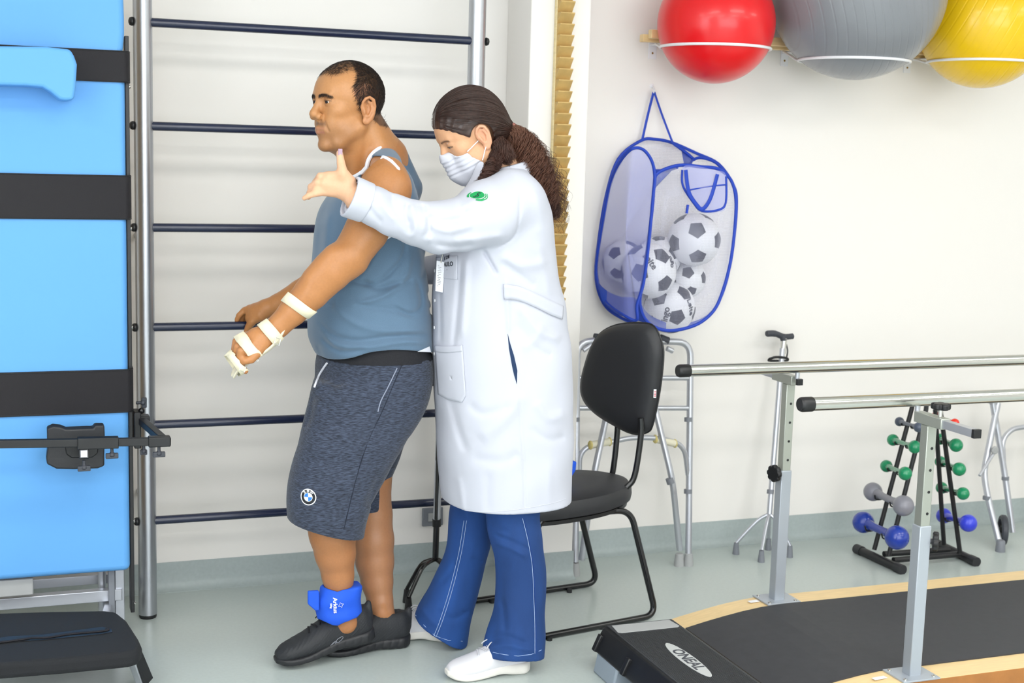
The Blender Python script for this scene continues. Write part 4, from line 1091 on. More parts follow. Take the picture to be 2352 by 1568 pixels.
# ---------------------------------------------------------------- a head in its own frame (forward, left, up)
class Frame:
    def __init__(s, O, fwd, up, S, fs=1.):
        s.fs = fs
        s.f = nrm(fwd); s.u = nrm(np.array(up)-s.f*np.dot(up, s.f)); s.l = np.cross(s.u, s.f); s.O = np.array(O, float); s.S = S*.001
    def __call__(s, f, l, u): return s.O+s.S*(f*s.fs*s.f+l*s.l+u*s.u)
    def R(s): return np.array([s.f, s.l, s.u])
    def inv(s, p): return (p-s.O)@s.R().T/s.S/np.array([s.fs, 1., 1.])
def head_sdf(H, o):
    S = H.S; R = H.R()
    def E(f, l, u, a, b, c, Rm=None): return ell(H(f, l, u), R if Rm is None else Rm, (a*S*(H.fs if Rm is None else 1), b*S, c*S))
    def C(a, b, ra, rb): return cone(H(*a), H(*b), ra*S, rb*S)
    def Rr(pitch, yaw):
        cy, sy, cp, sp_ = math.cos(yaw), math.sin(yaw), math.cos(pitch), math.sin(pitch)
        f = H.f*cy*cp+H.l*sy*cp+H.u*sp_; u = nrm(H.u-f*np.dot(H.u, f)); return np.array([f, np.cross(u, f), u])
    k = S*10
    it = [(E(-8, 0, 44, 97, o.get('hw', 76), 83), 0), (E(34, 0, 46, 57, 65, 54), 2.0*k), (E(42, 0, -8, 47, 55, 56), 2*k)]
    for s in (-1, 1):
        it += [(C((84, s*10, 42), (76, s*38, 41), 9, 8), 1.2*k), (E(58, s*41, 2, 24, 20, 20), 1.6*k),
               (C((0, s*55, -38), (55, s*34, -78), 17, 17), 2.2*k), (E(28, s*38, -42, 40, 24, 34), 1.6*k),
               (E(64, s*27, -34, 24, 18, 26), 2.2*k)]
    it += [(E(38, 0, -62, 48, 42, 38), 1.8*k), (E(o.get('jf', 20), 0, -84, 42, 38, 20), 2*k), (E(o.get('chf', 80), 0, -86, 15, 20, 15), 1.6*k), (E(76, 0, -44, 23, 29, 27), 1.4*k)]
    nz = o.get('nose', 0)
    it += [(C((88, 0, 34), (105, 0, 2), 7.5, 10.5), .9*k), (E(109+nz, 0, -6, 11, 12.5, 10.5), .8*k), (C((98, 0, -22), (107, 0, -13), 6, 5), .5*k)]
    for s in (-1, 1): it += [(E(101+nz*.6, s*14, -12, 11, 9.5, 9.5), .6*k)]
    base = Un(it)
    cuts = []
    for s in (-1, 1):
        cuts += [(E(98, s*31, 26, 16, 17, 11), 1.0*k), (E(107+nz, s*7, -20, 5, 3.6, 4), .25*k)]
    cuts += [(C((104, 0, -30), (108, 0, -22), 2.5, 2.5), .5*k)]
    base = Sub(base, cuts)
    add = []
    for s in (-1, 1):
        add += [(E(76.5, s*31, 25, 14.8, 15.6, 14.0), .5*k)]
        add += [(C((100, 0, -41), (92, s*22, -47), 4.4, 2.8), .5*k), (C((98, 0, -52), (90, s*19, -50), 5.2, 3.4), .5*k)]
        add += [(C((70, s*12, 39.5), (72, s*45, 33), 2.2, 2.0), .5*k)] if False else []
    base = Un([(base, 0)]+add)
    c2 = []
    slit = o.get('slit', 4.6)
    for s in (-1, 1):
        c2 += [(E(91, s*31, 24.5-o.get('lid', 0), 9, 13.5, slit), .12*k), (C((112, 0, -46.2), (96, s*24, -49), 1.6, 1.2), .3*k)]
        c2 += [(C((89, s*19.5, 34.5), (85, s*42, 33.5), 1.3, 1.0), .25*k)]
        if o.get('nlf'): c2 += [(C((99, s*21, -14), (88, s*33, -48), 2.2, 1.5), .7*k)]
    base = Sub(base, c2)
    ears = []
    for s in (-1, 1):
        e0 = Sub(Un([(E(-10, s*(o.get('hw', 76)+3), 1, 17, 6, 30, Rr(-.2, -s*.3)), 0), (E(-4, s*(o.get('hw', 76)+1), -26, 10, 5, 10), .4*k)]),
                 [(E(-9, s*(o.get('hw', 76)+9), 3, 10, 7.5, 20, Rr(-.2, 0)), .3*k)])
        w = o.get('hw', 76)
        hel = [(6, w-1, 8), (5, w+4, 21), (-2, w+8, 30), (-13, w+11, 33), (-24, w+13, 26), (-28, w+12, 10), (-26, w+9, -6), (-18, w+5, -20), (-9, w+2, -30)]
        hp = [H(a, s*b, c) for a, b, c in hel]
        e1 = path(hp, [3.2*S, 3.6*S, 4*S, 4.2*S, 4.2*S, 4*S, 3.8*S, 4*S, 5.5*S])
        an = path([H(-18, s*(w+9), 20), H(-20, s*(w+8), 2), H(-13, s*(w+6), -13), H(-4, s*(w+4), -15)], [2.6*S, 3.2*S, 3.4*S, 3.4*S])
        tr = E(1, s*(w+4), -2, 4.5, 4, 8)
        ears.append((Un([(e0, 0), (e1, .35*k), (an, .3*k), (tr, .25*k)]), .5*k))
    return Un([(base, 0)]+ears)
def eyeballs(H, look, iris, parent, lid=0):
    for s in (-1, 1):
        c = H(76.5, s*31, 25); mb = MB().ball(c, 12.6*H.S, 32)
        d = nrm(H.f*look[0]+H.l*look[1]+H.u*look[2])
        ref = H.u; u = nrm(np.cross(ref, d)); w = np.cross(d, u)
        mb.cur = 1
        for rr, off, mi in ((6.6, 12.75, 1), (2.8, 12.95, 2)):
            mb.cur = mi; vs = []
            for q in range(5):
                for kk in range(20):
                    t = 2*math.pi*kk/20; r_ = rr*q/4; vs.append(c+H.S*(d*math.sqrt(off**2-r_**2)+r_*(math.cos(t)*u+math.sin(t)*w)))
            mb.add(vs, [(q*20+kk, q*20+(kk+1) % 20, (q+1)*20+(kk+1) % 20, (q+1)*20+kk) for q in range(4) for kk in range(20)])
        mb.build('eye', None, parent, mats=[mat('eye_white', 'CFC4BA', .15, spec=.6), mat('iris_'+iris, iris, .12, spec=.7), mat('pupil', '060504', .08)])

# ================================================================ the man
MY = 3.84
man_loc = (.93, MY, 0)
HM = Frame(np.zeros(3), (-math.cos(math.radians(17)), -math.sin(math.radians(17)), -.06), (0, 0, 1), 1.085, .925)
ear = P(844, 254, 3.73); HM.O = ear-HM(-10, 80, 0)
hm = head_sdf(HM, dict(hw=78, nose=2, chf=82, slit=3.2, lid=1.0, nlf=1, jf=34))
neck = Un([(cone(HM(-22, 0, -8), P(876, 366, MY), .060, .070), 0), (cone(HM(20, 0, -70), P(838, 384, MY), .045, .052), .03),
           (cone(HM(-30, 34, -15), P(880, 372, MY-.05), .026, .034), .02), (cone(HM(2, 50, -45), P(815, 398, MY-.03), .014, .014), .02)])
# torso core
TT = [(372, 838, 915, .105, MY), (392, 806, 934, .165, MY), (425, 774, 950, .196, MY), (460, 748, 960, .205, MY), (500, 730, 967, .208, MY), (560, 721, 973, .205, MY), (620, 715, 977, .205, MY), (680, 710, 985, .208, MY),
      (740, 708, 992, .212, MY), (785, 712, 994, .210, MY), (815, 726, 996, .209, MY), (842, 744, 996, .205, MY), (875, 735, 990, .197, MY)]
torso = Loft(rows_px(TT, .017), n=2.35, cap=.03)
sh_n, sh_f = P(884, 436, 3.655), P(872, 415, 4.02)
trap = Un([(cone(P(878, 362, MY), P(884, 392, 3.70), .045, .040), 0), (cone(P(878, 362, MY), P(876, 388, 3.98), .045, .040), .02), (cone(P(905, 352, MY), P(925, 430, MY), .03, .05), .03)])
# near (left) arm
aL = [sh_n, P(868, 474, 3.62), P(842, 530, 3.60), P(806, 585, 3.585), P(762, 625, 3.585), P(715, 672, 3.595), P(672, 716, 3.605), P(640, 748, 3.61), P(618, 768, 3.61)]
mL = mpp(aL[2])
armL = path(aL, [58*mL, 54*mL, 50*mL, 44*mL, 43*mL, 39*mL, 32*mL, 26.5*mL, 24.5*mL], .006)
armL = Un([(armL, 0), (cone(P(770, 590, 3.57), P(722, 640, 3.58), .034, .030), .02), (cone(P(812, 606, 3.585), P(806, 612, 3.585), .030, .028), .02), (ell(P(888, 432, 3.645), np.eye(3), (.062, .052, .066)), .03)])
# near hand, fist half closed inside the splint
def fingers(chain_list, k=.004): return [(path([np.array(q) for q in pts], rs, .001), k) for pts, rs in chain_list]
Yh = 3.61
palm = Un([(cone(P(618, 768, Yh), P(588, 782, Yh), .028, .030), 0), (cone(P(600, 772, Yh+.012), P(556, 782, Yh+.028), .024, .0165), .01),
           (cone(P(606, 780, Yh-.008), P(570, 800, Yh-.028), .024, .0165), .01), (cone(P(590, 775, Yh), P(562, 790, Yh), .026, .018), .012)])
fL = []
for i, (kx, ky, dy, l2) in enumerate(((553, 772, .036, 1.), (546, 781, .014, 1.05), (549, 792, -.010, 1.0), (556, 803, -.032, .85))):
    K0 = P(kx+16, ky-2, Yh+dy); K1 = P(kx-3, ky+3, Yh+dy*1.02); K2 = P(kx-10+i*1.5, ky+30*l2, Yh+dy*.9); K3 = P(kx-2+i, ky+48*l2, Yh+dy*.8); K4 = P(kx+8, ky+58*l2, Yh+dy*.75)
    fL.append(([K0, K1, K2, K3, K4], [.0115, .0112, .0098, .0088, .0078]))
thL = ([P(602, 792, Yh-.020), P(588, 812, Yh-.036), P(577, 825, Yh-.040), P(562, 829, Yh-.040)], [.017, .0135, .0115, .0095])
handL = Un([(palm, 0)]+fingers(fL, .006)+fingers([thL], .010))
# far (right) arm reaching to the bar
aR = [sh_f, P(850, 500, 4.08), P(800, 590, 4.12), P(745, 640, 4.16), P(690, 672, 4.20), P(640, 696, 4.24), P(612, 708, 4.26)]
armR = path(aR, [.066, .058, .050, .048, .040, .030, .028], .006)
ry = 4.316
palmR = Un([(cone(aR[-1], P(590, 716, 4.28), .027, .026), 0), (cone(P(605, 708, 4.27), P(575, 712, 4.30), .022, .018), .01), (cone(P(600, 722, 4.26), P(575, 730, 4.29), .022, .017), .01)])
fR = [([P(580, 708, 4.305), P(562, 712, 4.31), P(549, 724, 4.315), P(544, 735, 4.32)], [.0115, .0105, .0092, .0080]),
      ([P(580, 712, 4.315), P(566, 717, 4.325), P(556, 728, 4.335), P(554, 742, 4.340)], [.0115, .0108, .0094, .0082]),
      ([P(584, 716, 4.320), P(574, 720, 4.334), P(566, 734, 4.345), P(565, 750, 4.342)], [.0112, .0104, .0092, .0080]),
      ([P(592, 720, 4.325), P(586, 724, 4.340), P(580, 738, 4.347), P(579, 752, 4.340)], [.0105, .0098, .0086, .0076])]
thR = ([P(594, 724, 4.262), P(580, 738, 4.268), P(571, 750, 4.282), P(566, 762, 4.292)], [.0155, .0130, .0112, .0092])
handR = Un([(palmR, 0)]+fingers(fR, .005)+fingers([thR], .008))
# legs
def leg(tab):
    pts = [P(x, y, Y) for x, y, r, Y in tab]; return path(pts, [r*mpp(p) for (x, y, r, Y), p in zip(tab, pts)], .01)
legL = leg([(800, 960, 76, 3.77), (752, 1150, 60, 3.755), (764, 1225, 53, 3.76), (770, 1270, 46, 3.765), (776, 1320, 36, 3.77), (782, 1370, 29, 3.775), (787, 1402, 28, 3.78), (793, 1428, 29, 3.785), (800, 1440, 21, 3.798)])
legL = Un([(legL, 0), (cone(P(775, 1215, 3.78), P(780, 1270, 3.78), .030, .022), .03), (cone(P(780, 1430, 3.797), P(700, 1488, 3.79), .024, .020), .02)])
legR = leg([(850, 960, 74, 3.93), (846, 1110, 52, 3.92), (856, 1180, 44, 3.91), (858, 1240, 46, 3.905), (861, 1290, 43, 3.90), (866, 1335, 36, 3.89), (873, 1380, 29, 3.875), (879, 1408, 26, 3.868), (886, 1430, 23, 3.864), (890, 1450, 20, 3.864)])
legR = Un([(legR, 0), (ell(P(874, 1408, 3.846), np.eye(3), (.013, .010, .015)), .012), (cone(P(880, 1445, 3.862), P(800, 1478, 3.855), .024, .022), .02)])
core = Un([(torso, 0), (trap, .03), (Un([(ell(P(893, 412, 3.66), np.eye(3), (.05, .03, .06)), 0)]), .03)])
legs = Un([(legL, 0), (legR, 0)])
body = Un([(Un([(hm, 0), (neck, .014)]), 0), (core, .028), (armL, .018), (handL, .010), (armR, .018), (handR, .010), (legs, .02)])
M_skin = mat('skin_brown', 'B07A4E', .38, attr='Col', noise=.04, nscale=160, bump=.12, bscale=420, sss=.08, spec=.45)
def lc(h): return np.array(lin(h)[:3])
def man_col(v):
    c = np.tile(lc('B57C4C'), (len(v), 1)); q = HM.inv(v); f, l, u = q.T; L = np.abs(l)
    head = (u > -115) & (np.linalg.norm(q-np.array([0, 0, 10]), axis=1) < 165)
    def mix(m, col, w):
        w = np.where(m, np.clip(w, 0, 1), 0)[:, None]; c[:] = c*(1-w)+lc(col)*w
    mix(head, 'C08A5A', .8*np.clip((u+118)/40, 0, 1))
    beard = np.exp(-((u+62)/30)**2)*np.clip((f+5)/40, 0, 1)*np.clip((62-u-60)/20, 0, 1)
    mix(head & (u < -22) & (u > -112), '8A6244', .40*np.clip((f-0)/40, 0, 1)*np.clip((-20-u)/30, 0, 1))
    must = np.exp(-((u+31)/6)**2)*(L < 26)*(f > 80); mix(head, '5A4438', must*.6)
    mix(head & (f > 88) & (L < 24), 'A4675A', np.exp(-((u+42)/3.6)**2)*.4+np.exp(-((u+52)/4.4)**2)*.6)
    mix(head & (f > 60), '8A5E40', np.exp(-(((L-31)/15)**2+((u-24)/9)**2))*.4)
    mix(head & (f > 60), '2A1B14', np.exp(-((u-28.6+(L-31)**2*.012)/1.2)**2)*((L > 17) & (L < 46))*.8)
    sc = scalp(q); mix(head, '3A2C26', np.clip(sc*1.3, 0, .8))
    brow = np.exp(-((u-39-4*np.sin((L-8)/13)+.16*np.clip(L-32, 0, 40))/3.0)**2)*((L > 10) & (L < 50))*(f > 55); mix(head, '33241C', brow*.7)
    mix(head & (L > 74), 'B97A58', .35+0*f)
    # legs a little redder towards the ankle, palms and knuckles
    mix(v[:, 2] < .5, 'A97350', .5+0*f)
    far = (v[:, 2] < .55) & (v[:, 1] > 3.835); mix(far, 'B08468', .35+0*f)
    return c
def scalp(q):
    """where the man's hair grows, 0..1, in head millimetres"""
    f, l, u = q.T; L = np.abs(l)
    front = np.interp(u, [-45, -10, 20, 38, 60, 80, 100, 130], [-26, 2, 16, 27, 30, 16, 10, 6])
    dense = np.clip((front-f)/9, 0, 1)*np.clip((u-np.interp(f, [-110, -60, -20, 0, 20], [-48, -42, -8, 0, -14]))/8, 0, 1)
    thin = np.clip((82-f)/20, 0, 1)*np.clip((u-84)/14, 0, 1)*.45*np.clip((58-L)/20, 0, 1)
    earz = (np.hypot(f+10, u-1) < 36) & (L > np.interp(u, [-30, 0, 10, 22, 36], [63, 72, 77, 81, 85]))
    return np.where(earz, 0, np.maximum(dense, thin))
hb = (HM.O-np.array([.135, .125, .15]), HM.O+np.array([.15, .125, .155]))
def snap(b, h, B=16):
    """align a box to whole blocks of the coarse grid"""
    return b
parts_m = []
GL = np.array([.45, 3.40, 0.]); HB_ = .0034
def region(node, base_lo, lo, hi, h, fine, B=16):
    """coarse blocks outside the given fine boxes, fine grids inside them; both share the coarse block lattice"""
    out = []; boxes = []
    bs = h*B
    for (a, b, hf) in fine:
        ia = np.floor((np.array(a)-lo)/bs); ib = np.ceil((np.array(b)-lo)/bs); a2 = lo+ia*bs; b2 = lo+ib*bs; boxes.append((a2-1e-6, b2+1e-6))
        hf2 = bs/(max(1, round(bs/hf/B))*B)
        v, q = mesh_sdf(node, a2-hf2*B, b2+hf2*B-1e-9, hf2, B); c = v[q].mean(1); e = h*.75
        out.append((v, q[np.all((c > a2-e) & (c < b2+e), axis=1)]))
    out.append(mesh_sdf(node, lo, hi, h, B, skip=boxes))
    return out
bhand = (P(500, 700, 3.50), P(640, 890, 3.70)); bh = (np.minimum(*bhand)-.01, np.maximum(*bhand)+.01)
mparts = region(body, None, GL, np.array([1.30, 4.45, 1.82]), .0036, [(hb[0], hb[1], .0018)])
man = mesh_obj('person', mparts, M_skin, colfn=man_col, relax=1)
tag(man, 'man in grey-blue tank top and dark shorts holding the wall bar with a splinted wrist', 'person')
eyeballs(HM, (1, .05, -.12), '2A1A12', man)

# hair: short strands over the scalp
def short_hair(H, vfn, verts, n, length, col, parent, seed=1, rad=.00035):
    r = np.random.RandomState(seed); q = H.inv(verts); w = vfn(q); idx = np.where(w > .12)[0]
    pr = w[idx]/w[idx].sum(); ch_ = r.choice(idx, n, p=pr); p0 = verts[ch_]; q0 = q[ch_]
    nv = q0-np.array([-5, 0, 25]); nv /= np.linalg.norm(nv, axis=1)[:, None]
    f, l, u = q0.T; s = np.sign(l)
    flow = np.column_stack([.55+.35*np.sin(u*.11+f*.05), .0*f, -.9+.35*np.sin(f*.12)]); flow[u > 85] = (.2, .15, -.1); flow += r.normal(0, .35, flow.shape)
    flow -= nv*(flow*nv).sum(1)[:, None]; flow /= np.maximum(np.linalg.norm(flow, axis=1), .1)[:, None]
    R_ = H.R(); T = 5; cur = np.zeros((n, T, 3)); Ls = length*r.uniform(.6, 1.25, n)
    for t in range(T):
        s_ = t/(T-1); d = flow*s_*Ls[:, None]+nv*(.0016*math.sin(s_*2.6)/.0016*.0022-.0004)
        cur[:, t] = p0+d@R_
    rr = rad*np.linspace(1, .45, T)[None, :]*np.ones((n, 1))
    return strands(None, cur, rr, 'hair', col, parent)
mv = np.concatenate([v for v, _ in mparts[:1]])
M_hairm = mat('dark_brown_hair', '2B211D', .5, spec=.4)
short_hair(HM, scalp, mv, 15000, .013, M_hairm, man)
def brow_w(q):
    f, l, u = q.T; L = np.abs(l); return np.exp(-((u-39-4*np.sin((L-8)/13)+.16*np.clip(L-32, 0, 40))/2.4)**2)*((L > 9) & (L < 50))*(f > 55)
short_hair(HM, brow_w, mv, 380, .007, M_hairm, man, 3, .00028).name = 'eyebrows'

# ---------------------------------------------------------------- tank top
core_o = Un([(Loft(rows_px(TT, 0.), n=2.35, cap=.02), 0), (Off(trap, .006), .03)])
arm_c = P(868, 456, 3.62)
hole_n = Prim(lambda p: np.where(p[:, 1] < 3.735, 0, (p[:, 1]-3.735)) + (np.hypot((p[:, 0]-arm_c[0]-(p[:, 1]-3.62)*.22)/.080, (p[:, 2]-arm_c[2])/.114)-1)*.085, (-BIG,)*3, (BIG,)*3)
hole_f = Prim(lambda p: np.where(p[:, 1] > 3.945, 0, (3.945-p[:, 1])) + (np.hypot((p[:, 0]-arm_c[0]-.02)/.080, (p[:, 2]-arm_c[2])/.114)-1)*.085, (-BIG,)*3, (BIG,)*3)
nk_a, nk_b = P(893, 335, MY), P(790, 412, MY)
nc = (nk_a+nk_b)/2; nx = nrm(nk_a-nk_b); nu = nrm(np.cross((0, 1, 0), nx)); nu = nu if nu[2] > 0 else -nu
hole_k = Prim(lambda p: smax((np.hypot(((p-nc)@nx)/(.5*np.linalg.norm(nk_a-nk_b)), (p[:, 1]-MY)/.098)-1)*.09, -((p-nc)@nu)-.09, .01), (-BIG,)*3, (BIG,)*3)
folds = strokes([
 ([(868, 560), (840, 610), (812, 640), (770, 668)], 3.66, .007, -0.0053), ([(930, 545), (925, 590), (880, 640), (840, 652), (800, 640)], 3.65, .007, -0.0075),
 ([(945, 580), (930, 640), (890, 675), (850, 690), (800, 700)], 3.64, .008, 0.0075), ([(830, 640), (860, 660), (900, 655), (950, 640)], 3.64, .009, -0.0090),
 ([(958, 640), (968, 700), (940, 720), (900, 700)], 3.65, .007, -0.0060), ([(800, 690), (850, 705), (900, 712), (960, 730)], 3.64, .008, -0.0053),
 ([(760, 700), (810, 740), (880, 760), (985, 755)], 3.64, .009, 0.0060), ([(722, 730), (760, 768), (820, 782), (900, 772), (985, 770)], 3.64, .008, -0.0083),
 ([(726, 745), (768, 790), (840, 798), (930, 785), (985, 790)], 3.64, .008, 0.0067), ([(735, 775), (780, 806), (840, 802)], 3.66, .006, -0.0060),
 ([(985, 670), (990, 690)], 3.80, .006, -0.0090), ([(988, 705), (992, 722)], 3.80, .006, -0.0090), ([(965, 560), (975, 600), (970, 640)], 3.72, .006, -0.0045),
 ([(735, 520), (728, 600), (730, 680)], 3.74, .010, -0.0045), ([(755, 480), (748, 560), (752, 620)], 3.70, .010, 0.0045), ([(742, 830), (735, 812), (728, 790)], 3.72, .007, -0.0060),
 ([(770, 700), (740, 690), (716, 670)], 3.7, .009, -0.0060)])
hq = np.array([P(x, y, 3.68)[[0, 2]] for x, y in ((700, 800), (728, 818), (752, 834), (800, 822), (845, 804), (900, 799), (950, 803), (995, 812))])
hcv = spline([np.array([a_, b_, 0.]) for a_, b_ in hq], 6); hcx, hcz = np.array([p[0] for p in hcv]), np.array([p[1] for p in hcv])
below = Prim(lambda p: p[:, 2]-(np.interp(p[:, 0], hcx, hcz)-(p[:, 1]-3.68)*.02), (-BIG,)*3, (BIG,)*3)     # negative below the hem
tank = Sub(Disp(core_o, folds, waves(.0012, 9, 3)), [(hole_n, .004), (hole_f, .004), (hole_k, .004), (below, .003)])
M_tank = mat('grey_blue_jersey', '557089', .8, noise=.05, nscale=400, bump=.12, bscale=700, sheen=.3)
M_pipe = mat('white_piping', 'E6E8F0', .7, bump=.1, bscale=500)
lo, hi = np.array([.70, 3.55, .85]), np.array([1.25, 4.12, 1.56])
tk = mesh_obj('tank_top', [mesh_sdf(tank, lo, hi, .0032)], M_tank, man)
shell = Disp(core_o, folds)
skin_t = Un([(core, 0), (neck, .028)])
def edge_ring(n, fn, base, off=.003, r=.006, close=True, flat=1.):
    pts = []
    for i in range(n):
        c, d = fn(i/n)
        p = c.copy()
        for _ in range(60):
            e = float(base.ev(p[None])[0])-off
            if abs(e) < 3e-4: break
            p = p+d*(-e)*.7
        pts.append(p)
    return pts
def ring_on(base, pts0, snapf, off):
    out = []
    for p in pts0:
        p = np.array(p, float)
        for _ in range(40):
            e = float(base.ev(p[None])[0])-off; p = p-grad(base, p)*e*.8; p = snapf(p)
        out.append(p)
    return out
def snapA(p):
    cx_ = arm_c[0]+(p[1]-3.62)*.22; v = np.array([(p[0]-cx_)/.080, (p[2]-arm_c[2])/.114]); v /= max(np.hypot(*v), 1e-6)
    return np.array([cx_+.080*v[0], min(p[1], 3.76), arm_c[2]+.114*v[1]])
shell2 = Un([(shell, 0)])
ptsA = ring_on(Un([(shell2, 0), (body, 0)]), [(arm_c[0]+.08*math.cos(a), 3.66, arm_c[2]+.114*math.sin(a)) for a in np.linspace(0, 2*math.pi, 60, endpoint=False)], snapA, .0005)
MB().tube(ptsA, .0052, 8, closed=True).build('armhole_piping', M_pipe, tk)
hN = .5*np.linalg.norm(nk_a-nk_b)
def snapN(p):
    v = np.array([((p-nc)@nx)/hN, (p[1]-MY)/.098]); h_ = (p-nc)@nu; v /= max(np.hypot(*v), 1e-6); return nc+nx*hN*v[0]+np.array([0, .098*v[1], 0])+nu*h_
ptsN = ring_on(core_o, [nc+nx*hN*math.cos(a)+np.array([0, .098*math.sin(a), 0])+nu*.03 for a in np.linspace(0, 2*math.pi, 60, endpoint=False)], snapN, .0005)
MB().tube(ptsN, .0062, 8, closed=True).build('neck_piping', M_pipe, tk)
ht = MB(); ht.prism([surf(tank, 958, 806, 3.5, off=.002), surf(tank, 985, 795, 3.5, off=.002), surf(tank, 987, 808, 3.5, off=.004)+np.array([0, 0, -.0]), surf(tank, 972, 813, 3.5, off=.003)], (0, -.0015, 0))
ht.build('inner_hem_flap', M_pipe, tk, smooth=False)

# ---------------------------------------------------------------- shorts
ST = [(776, 760, 968, .190, MY), (792, 748, 980, .198, MY), (808, 732, 990, .206, MY), (830, 726, 994, .207, MY), (870, 724, 993, .210, MY), (910, 716, 984, .208, MY), (950, 712, 966, .20, MY), (975, 712, 950, .19, MY)]
NL = [(870, 722, 990, .115, 3.755), (930, 706, 974, .115, 3.75), (985, 694, 948, .118, 3.745), (1020, 685, 928, .118, 3.742), (1060, 672, 905, .117, 3.74), (1100, 662, 884, .115, 3.74), (1150, 659, 858, .112, 3.74), (1195, 660, 843, .110, 3.745), (1245, 662, 833, .108, 3.75)]
FL_ = [(870, 722, 990, .11, 3.93), (930, 708, 968, .112, 3.94), (985, 699, 945, .112, 3.945), (1040, 712, 922, .112, 3.95), (1090, 730, 900, .110, 3.95), (1130, 745, 886, .108, 3.945), (1163, 752, 881, .105, 3.94)]
shz = [P(660, 1197, 3.74), P(835, 1230, 3.74)]
sd = nrm(shz[1]-shz[0]); sn = nrm(np.cross(sd, (0, 1, 0))); sn = sn if sn[2] < 0 else -sn
near_leg = Sub(Loft(rows_px(NL), n=2.3, cap=.02), [(Prim(lambda p: -((p-shz[0])@sn), (-BIG,)*3, (BIG,)*3), .003)])
sfold = strokes([([(700, 930), (740, 900), (790, 880)], 3.66, .012, -.006), ([(722, 905), (712, 960), (700, 985)], 3.70, .008, -.006), ([(830, 1015), (836, 1000), (850, 985)], 3.64, .006, -.003),
 ([(700, 1010), (780, 1000), (850, 960)], 3.64, .02, .004), ([(690, 1060), (780, 1065), (870, 1050)], 3.64, .018, -.003), ([(876, 945), (845, 1015), (815, 1080)], 3.64, .004, -.003),
 ([(846, 1110), (800, 1150), (790, 1200)], 3.65, .02, -.004), ([(670, 1120), (740, 1130), (820, 1120)], 3.64, .02, .003), ([(893, 905), (930, 845)], 3.64, .004, -.003), ([(870, 1095), (850, 1140), (846, 1165)], 3.70, .010, -.006)])
shorts = Disp(Un([(Loft(rows_px(ST), n=2.3, cap=.012), 0), (near_leg, .02), (Loft(rows_px(FL_), n=2.3, cap=.008), .012)]), sfold, waves(.0013, 8, 5))
def shorts_mat():
    m = bpy.data.materials.new('melange_jersey'); m.use_nodes = True; nt = m.node_tree; b = nt.nodes['Principled BSDF']; b.inputs['Roughness'].default_value = .9
    b.inputs['Sheen Weight'].default_value = .15
    t = nt.nodes.new('ShaderNodeTexCoord'); mp = nt.nodes.new('ShaderNodeMapping'); mp.inputs['Scale'].default_value = (70, 70, 900); mp.inputs['Rotation'].default_value = (0, .12, 0)
    n = nt.nodes.new('ShaderNodeTexNoise'); n.inputs['Scale'].default_value = 1.; n.inputs['Detail'].default_value = 3
    r = nt.nodes.new('ShaderNodeValToRGB'); r.color_ramp.elements[0].position = .40; r.color_ramp.elements[1].position = .68
    r.color_ramp.elements[0].color = lin('1C2230'); r.color_ramp.elements[1].color = lin('4C566C')
    nt.links.new(t.outputs['Object'], mp.inputs[0]); nt.links.new(mp.outputs[0], n.inputs['Vector']); nt.links.new(n.outputs[0], r.inputs[0]); nt.links.new(r.outputs[0], b.inputs['Base Color']); return m
M_shorts = shorts_mat()
sh = mesh_obj('shorts', [mesh_sdf(shorts, (.68, 3.55, .38), (1.24, 4.12, 1.01), .0036)], M_shorts, man)
wb = Loft(rows_px([(765, 750, 972, .195, MY), (784, 745, 978, .200, MY), (796, 740, 983, .2045, MY), (806, 732, 989, .2065, MY), (826, 728, 993.5, .2095, MY)], -.0015), n=2.3, cap=.004)
mesh_obj('waistband', [mesh_sdf(wb, (.72, 3.58, .9), (1.24, 4.12, 1.0), .004)], mat('black_elastic', '15161C', .85, bump=.2, bscale=500), sh)
MB().tube(along(shorts, [(753, 834), (742, 850), (731, 870), (724, 890)], 3.5, .003, 4), .0032, 8).build('drawstring', M_pipe, sh)
MB().tube(along(shorts, [(912, 845), (893, 885), (875, 920), (868, 945)], 3.5, .0006, 4), .0016, 6).build('pocket_welt', mat('grey_trim', '8A92A6', .6), sh)
MB().tube(along(shorts, [(926, 832), (905, 880), (880, 940), (845, 1015), (818, 1100), (790, 1215)], 3.5, -.0006, 5), .0016, 6).build('side_seam', mat('dark_seam', '1A2030', .9), sh)
def decal(node, px, py, Y0, r_px, fn_mats, parent, name='badge', U=None):
    c = surf(node, px, py, Y0); nn = grad(node, c); U = nrm(CM[0]-nn*np.dot(CM[0], nn)); V = np.cross(nn, U); return c, U, V, nn
def disc(mb, node, c, U, V, nn, r0, r1, a0, a1, off, n=40):
    vs = []; fs = []; m = max(2, int(n*(a1-a0)/(2*math.pi))+1); K_ = 5
    for j in range(K_+1):
        r = r0+(r1-r0)*j/K_
        for i in range(m+1):
            a = a0+(a1-a0)*i/m; p = c+U*r*math.cos(a)+V*r*math.sin(a)+nn*.03
            for _ in range(12):
                e = float(node.ev(p[None])[0])-off
                if abs(e) < 1e-4: break
                p = p-nn*e*.95
            vs.append(p)
    for j in range(K_):
        for i in range(m): fs.append((j*(m+1)+i, j*(m+1)+i+1, (j+1)*(m+1)+i+1, (j+1)*(m+1)+i))
    mb.add(vs, fs)
c, U, V, nn = decal(shorts, 708, 1141, 3.4, 19, None, None); mr = mpp(c)
bd = MB(); T2 = 2*math.pi
bd.cur = 0; disc(bd, shorts, c, U, V, nn, 17.2*mr, 19.5*mr, 0, T2, .0012); disc(bd, shorts, c, U, V, nn, 9.6*mr, 10.8*mr, 0, T2, .0012)
bd.cur = 1; disc(bd, shorts, c, U, V, nn, 10.6*mr, 17.4*mr, 0, T2, .0008)
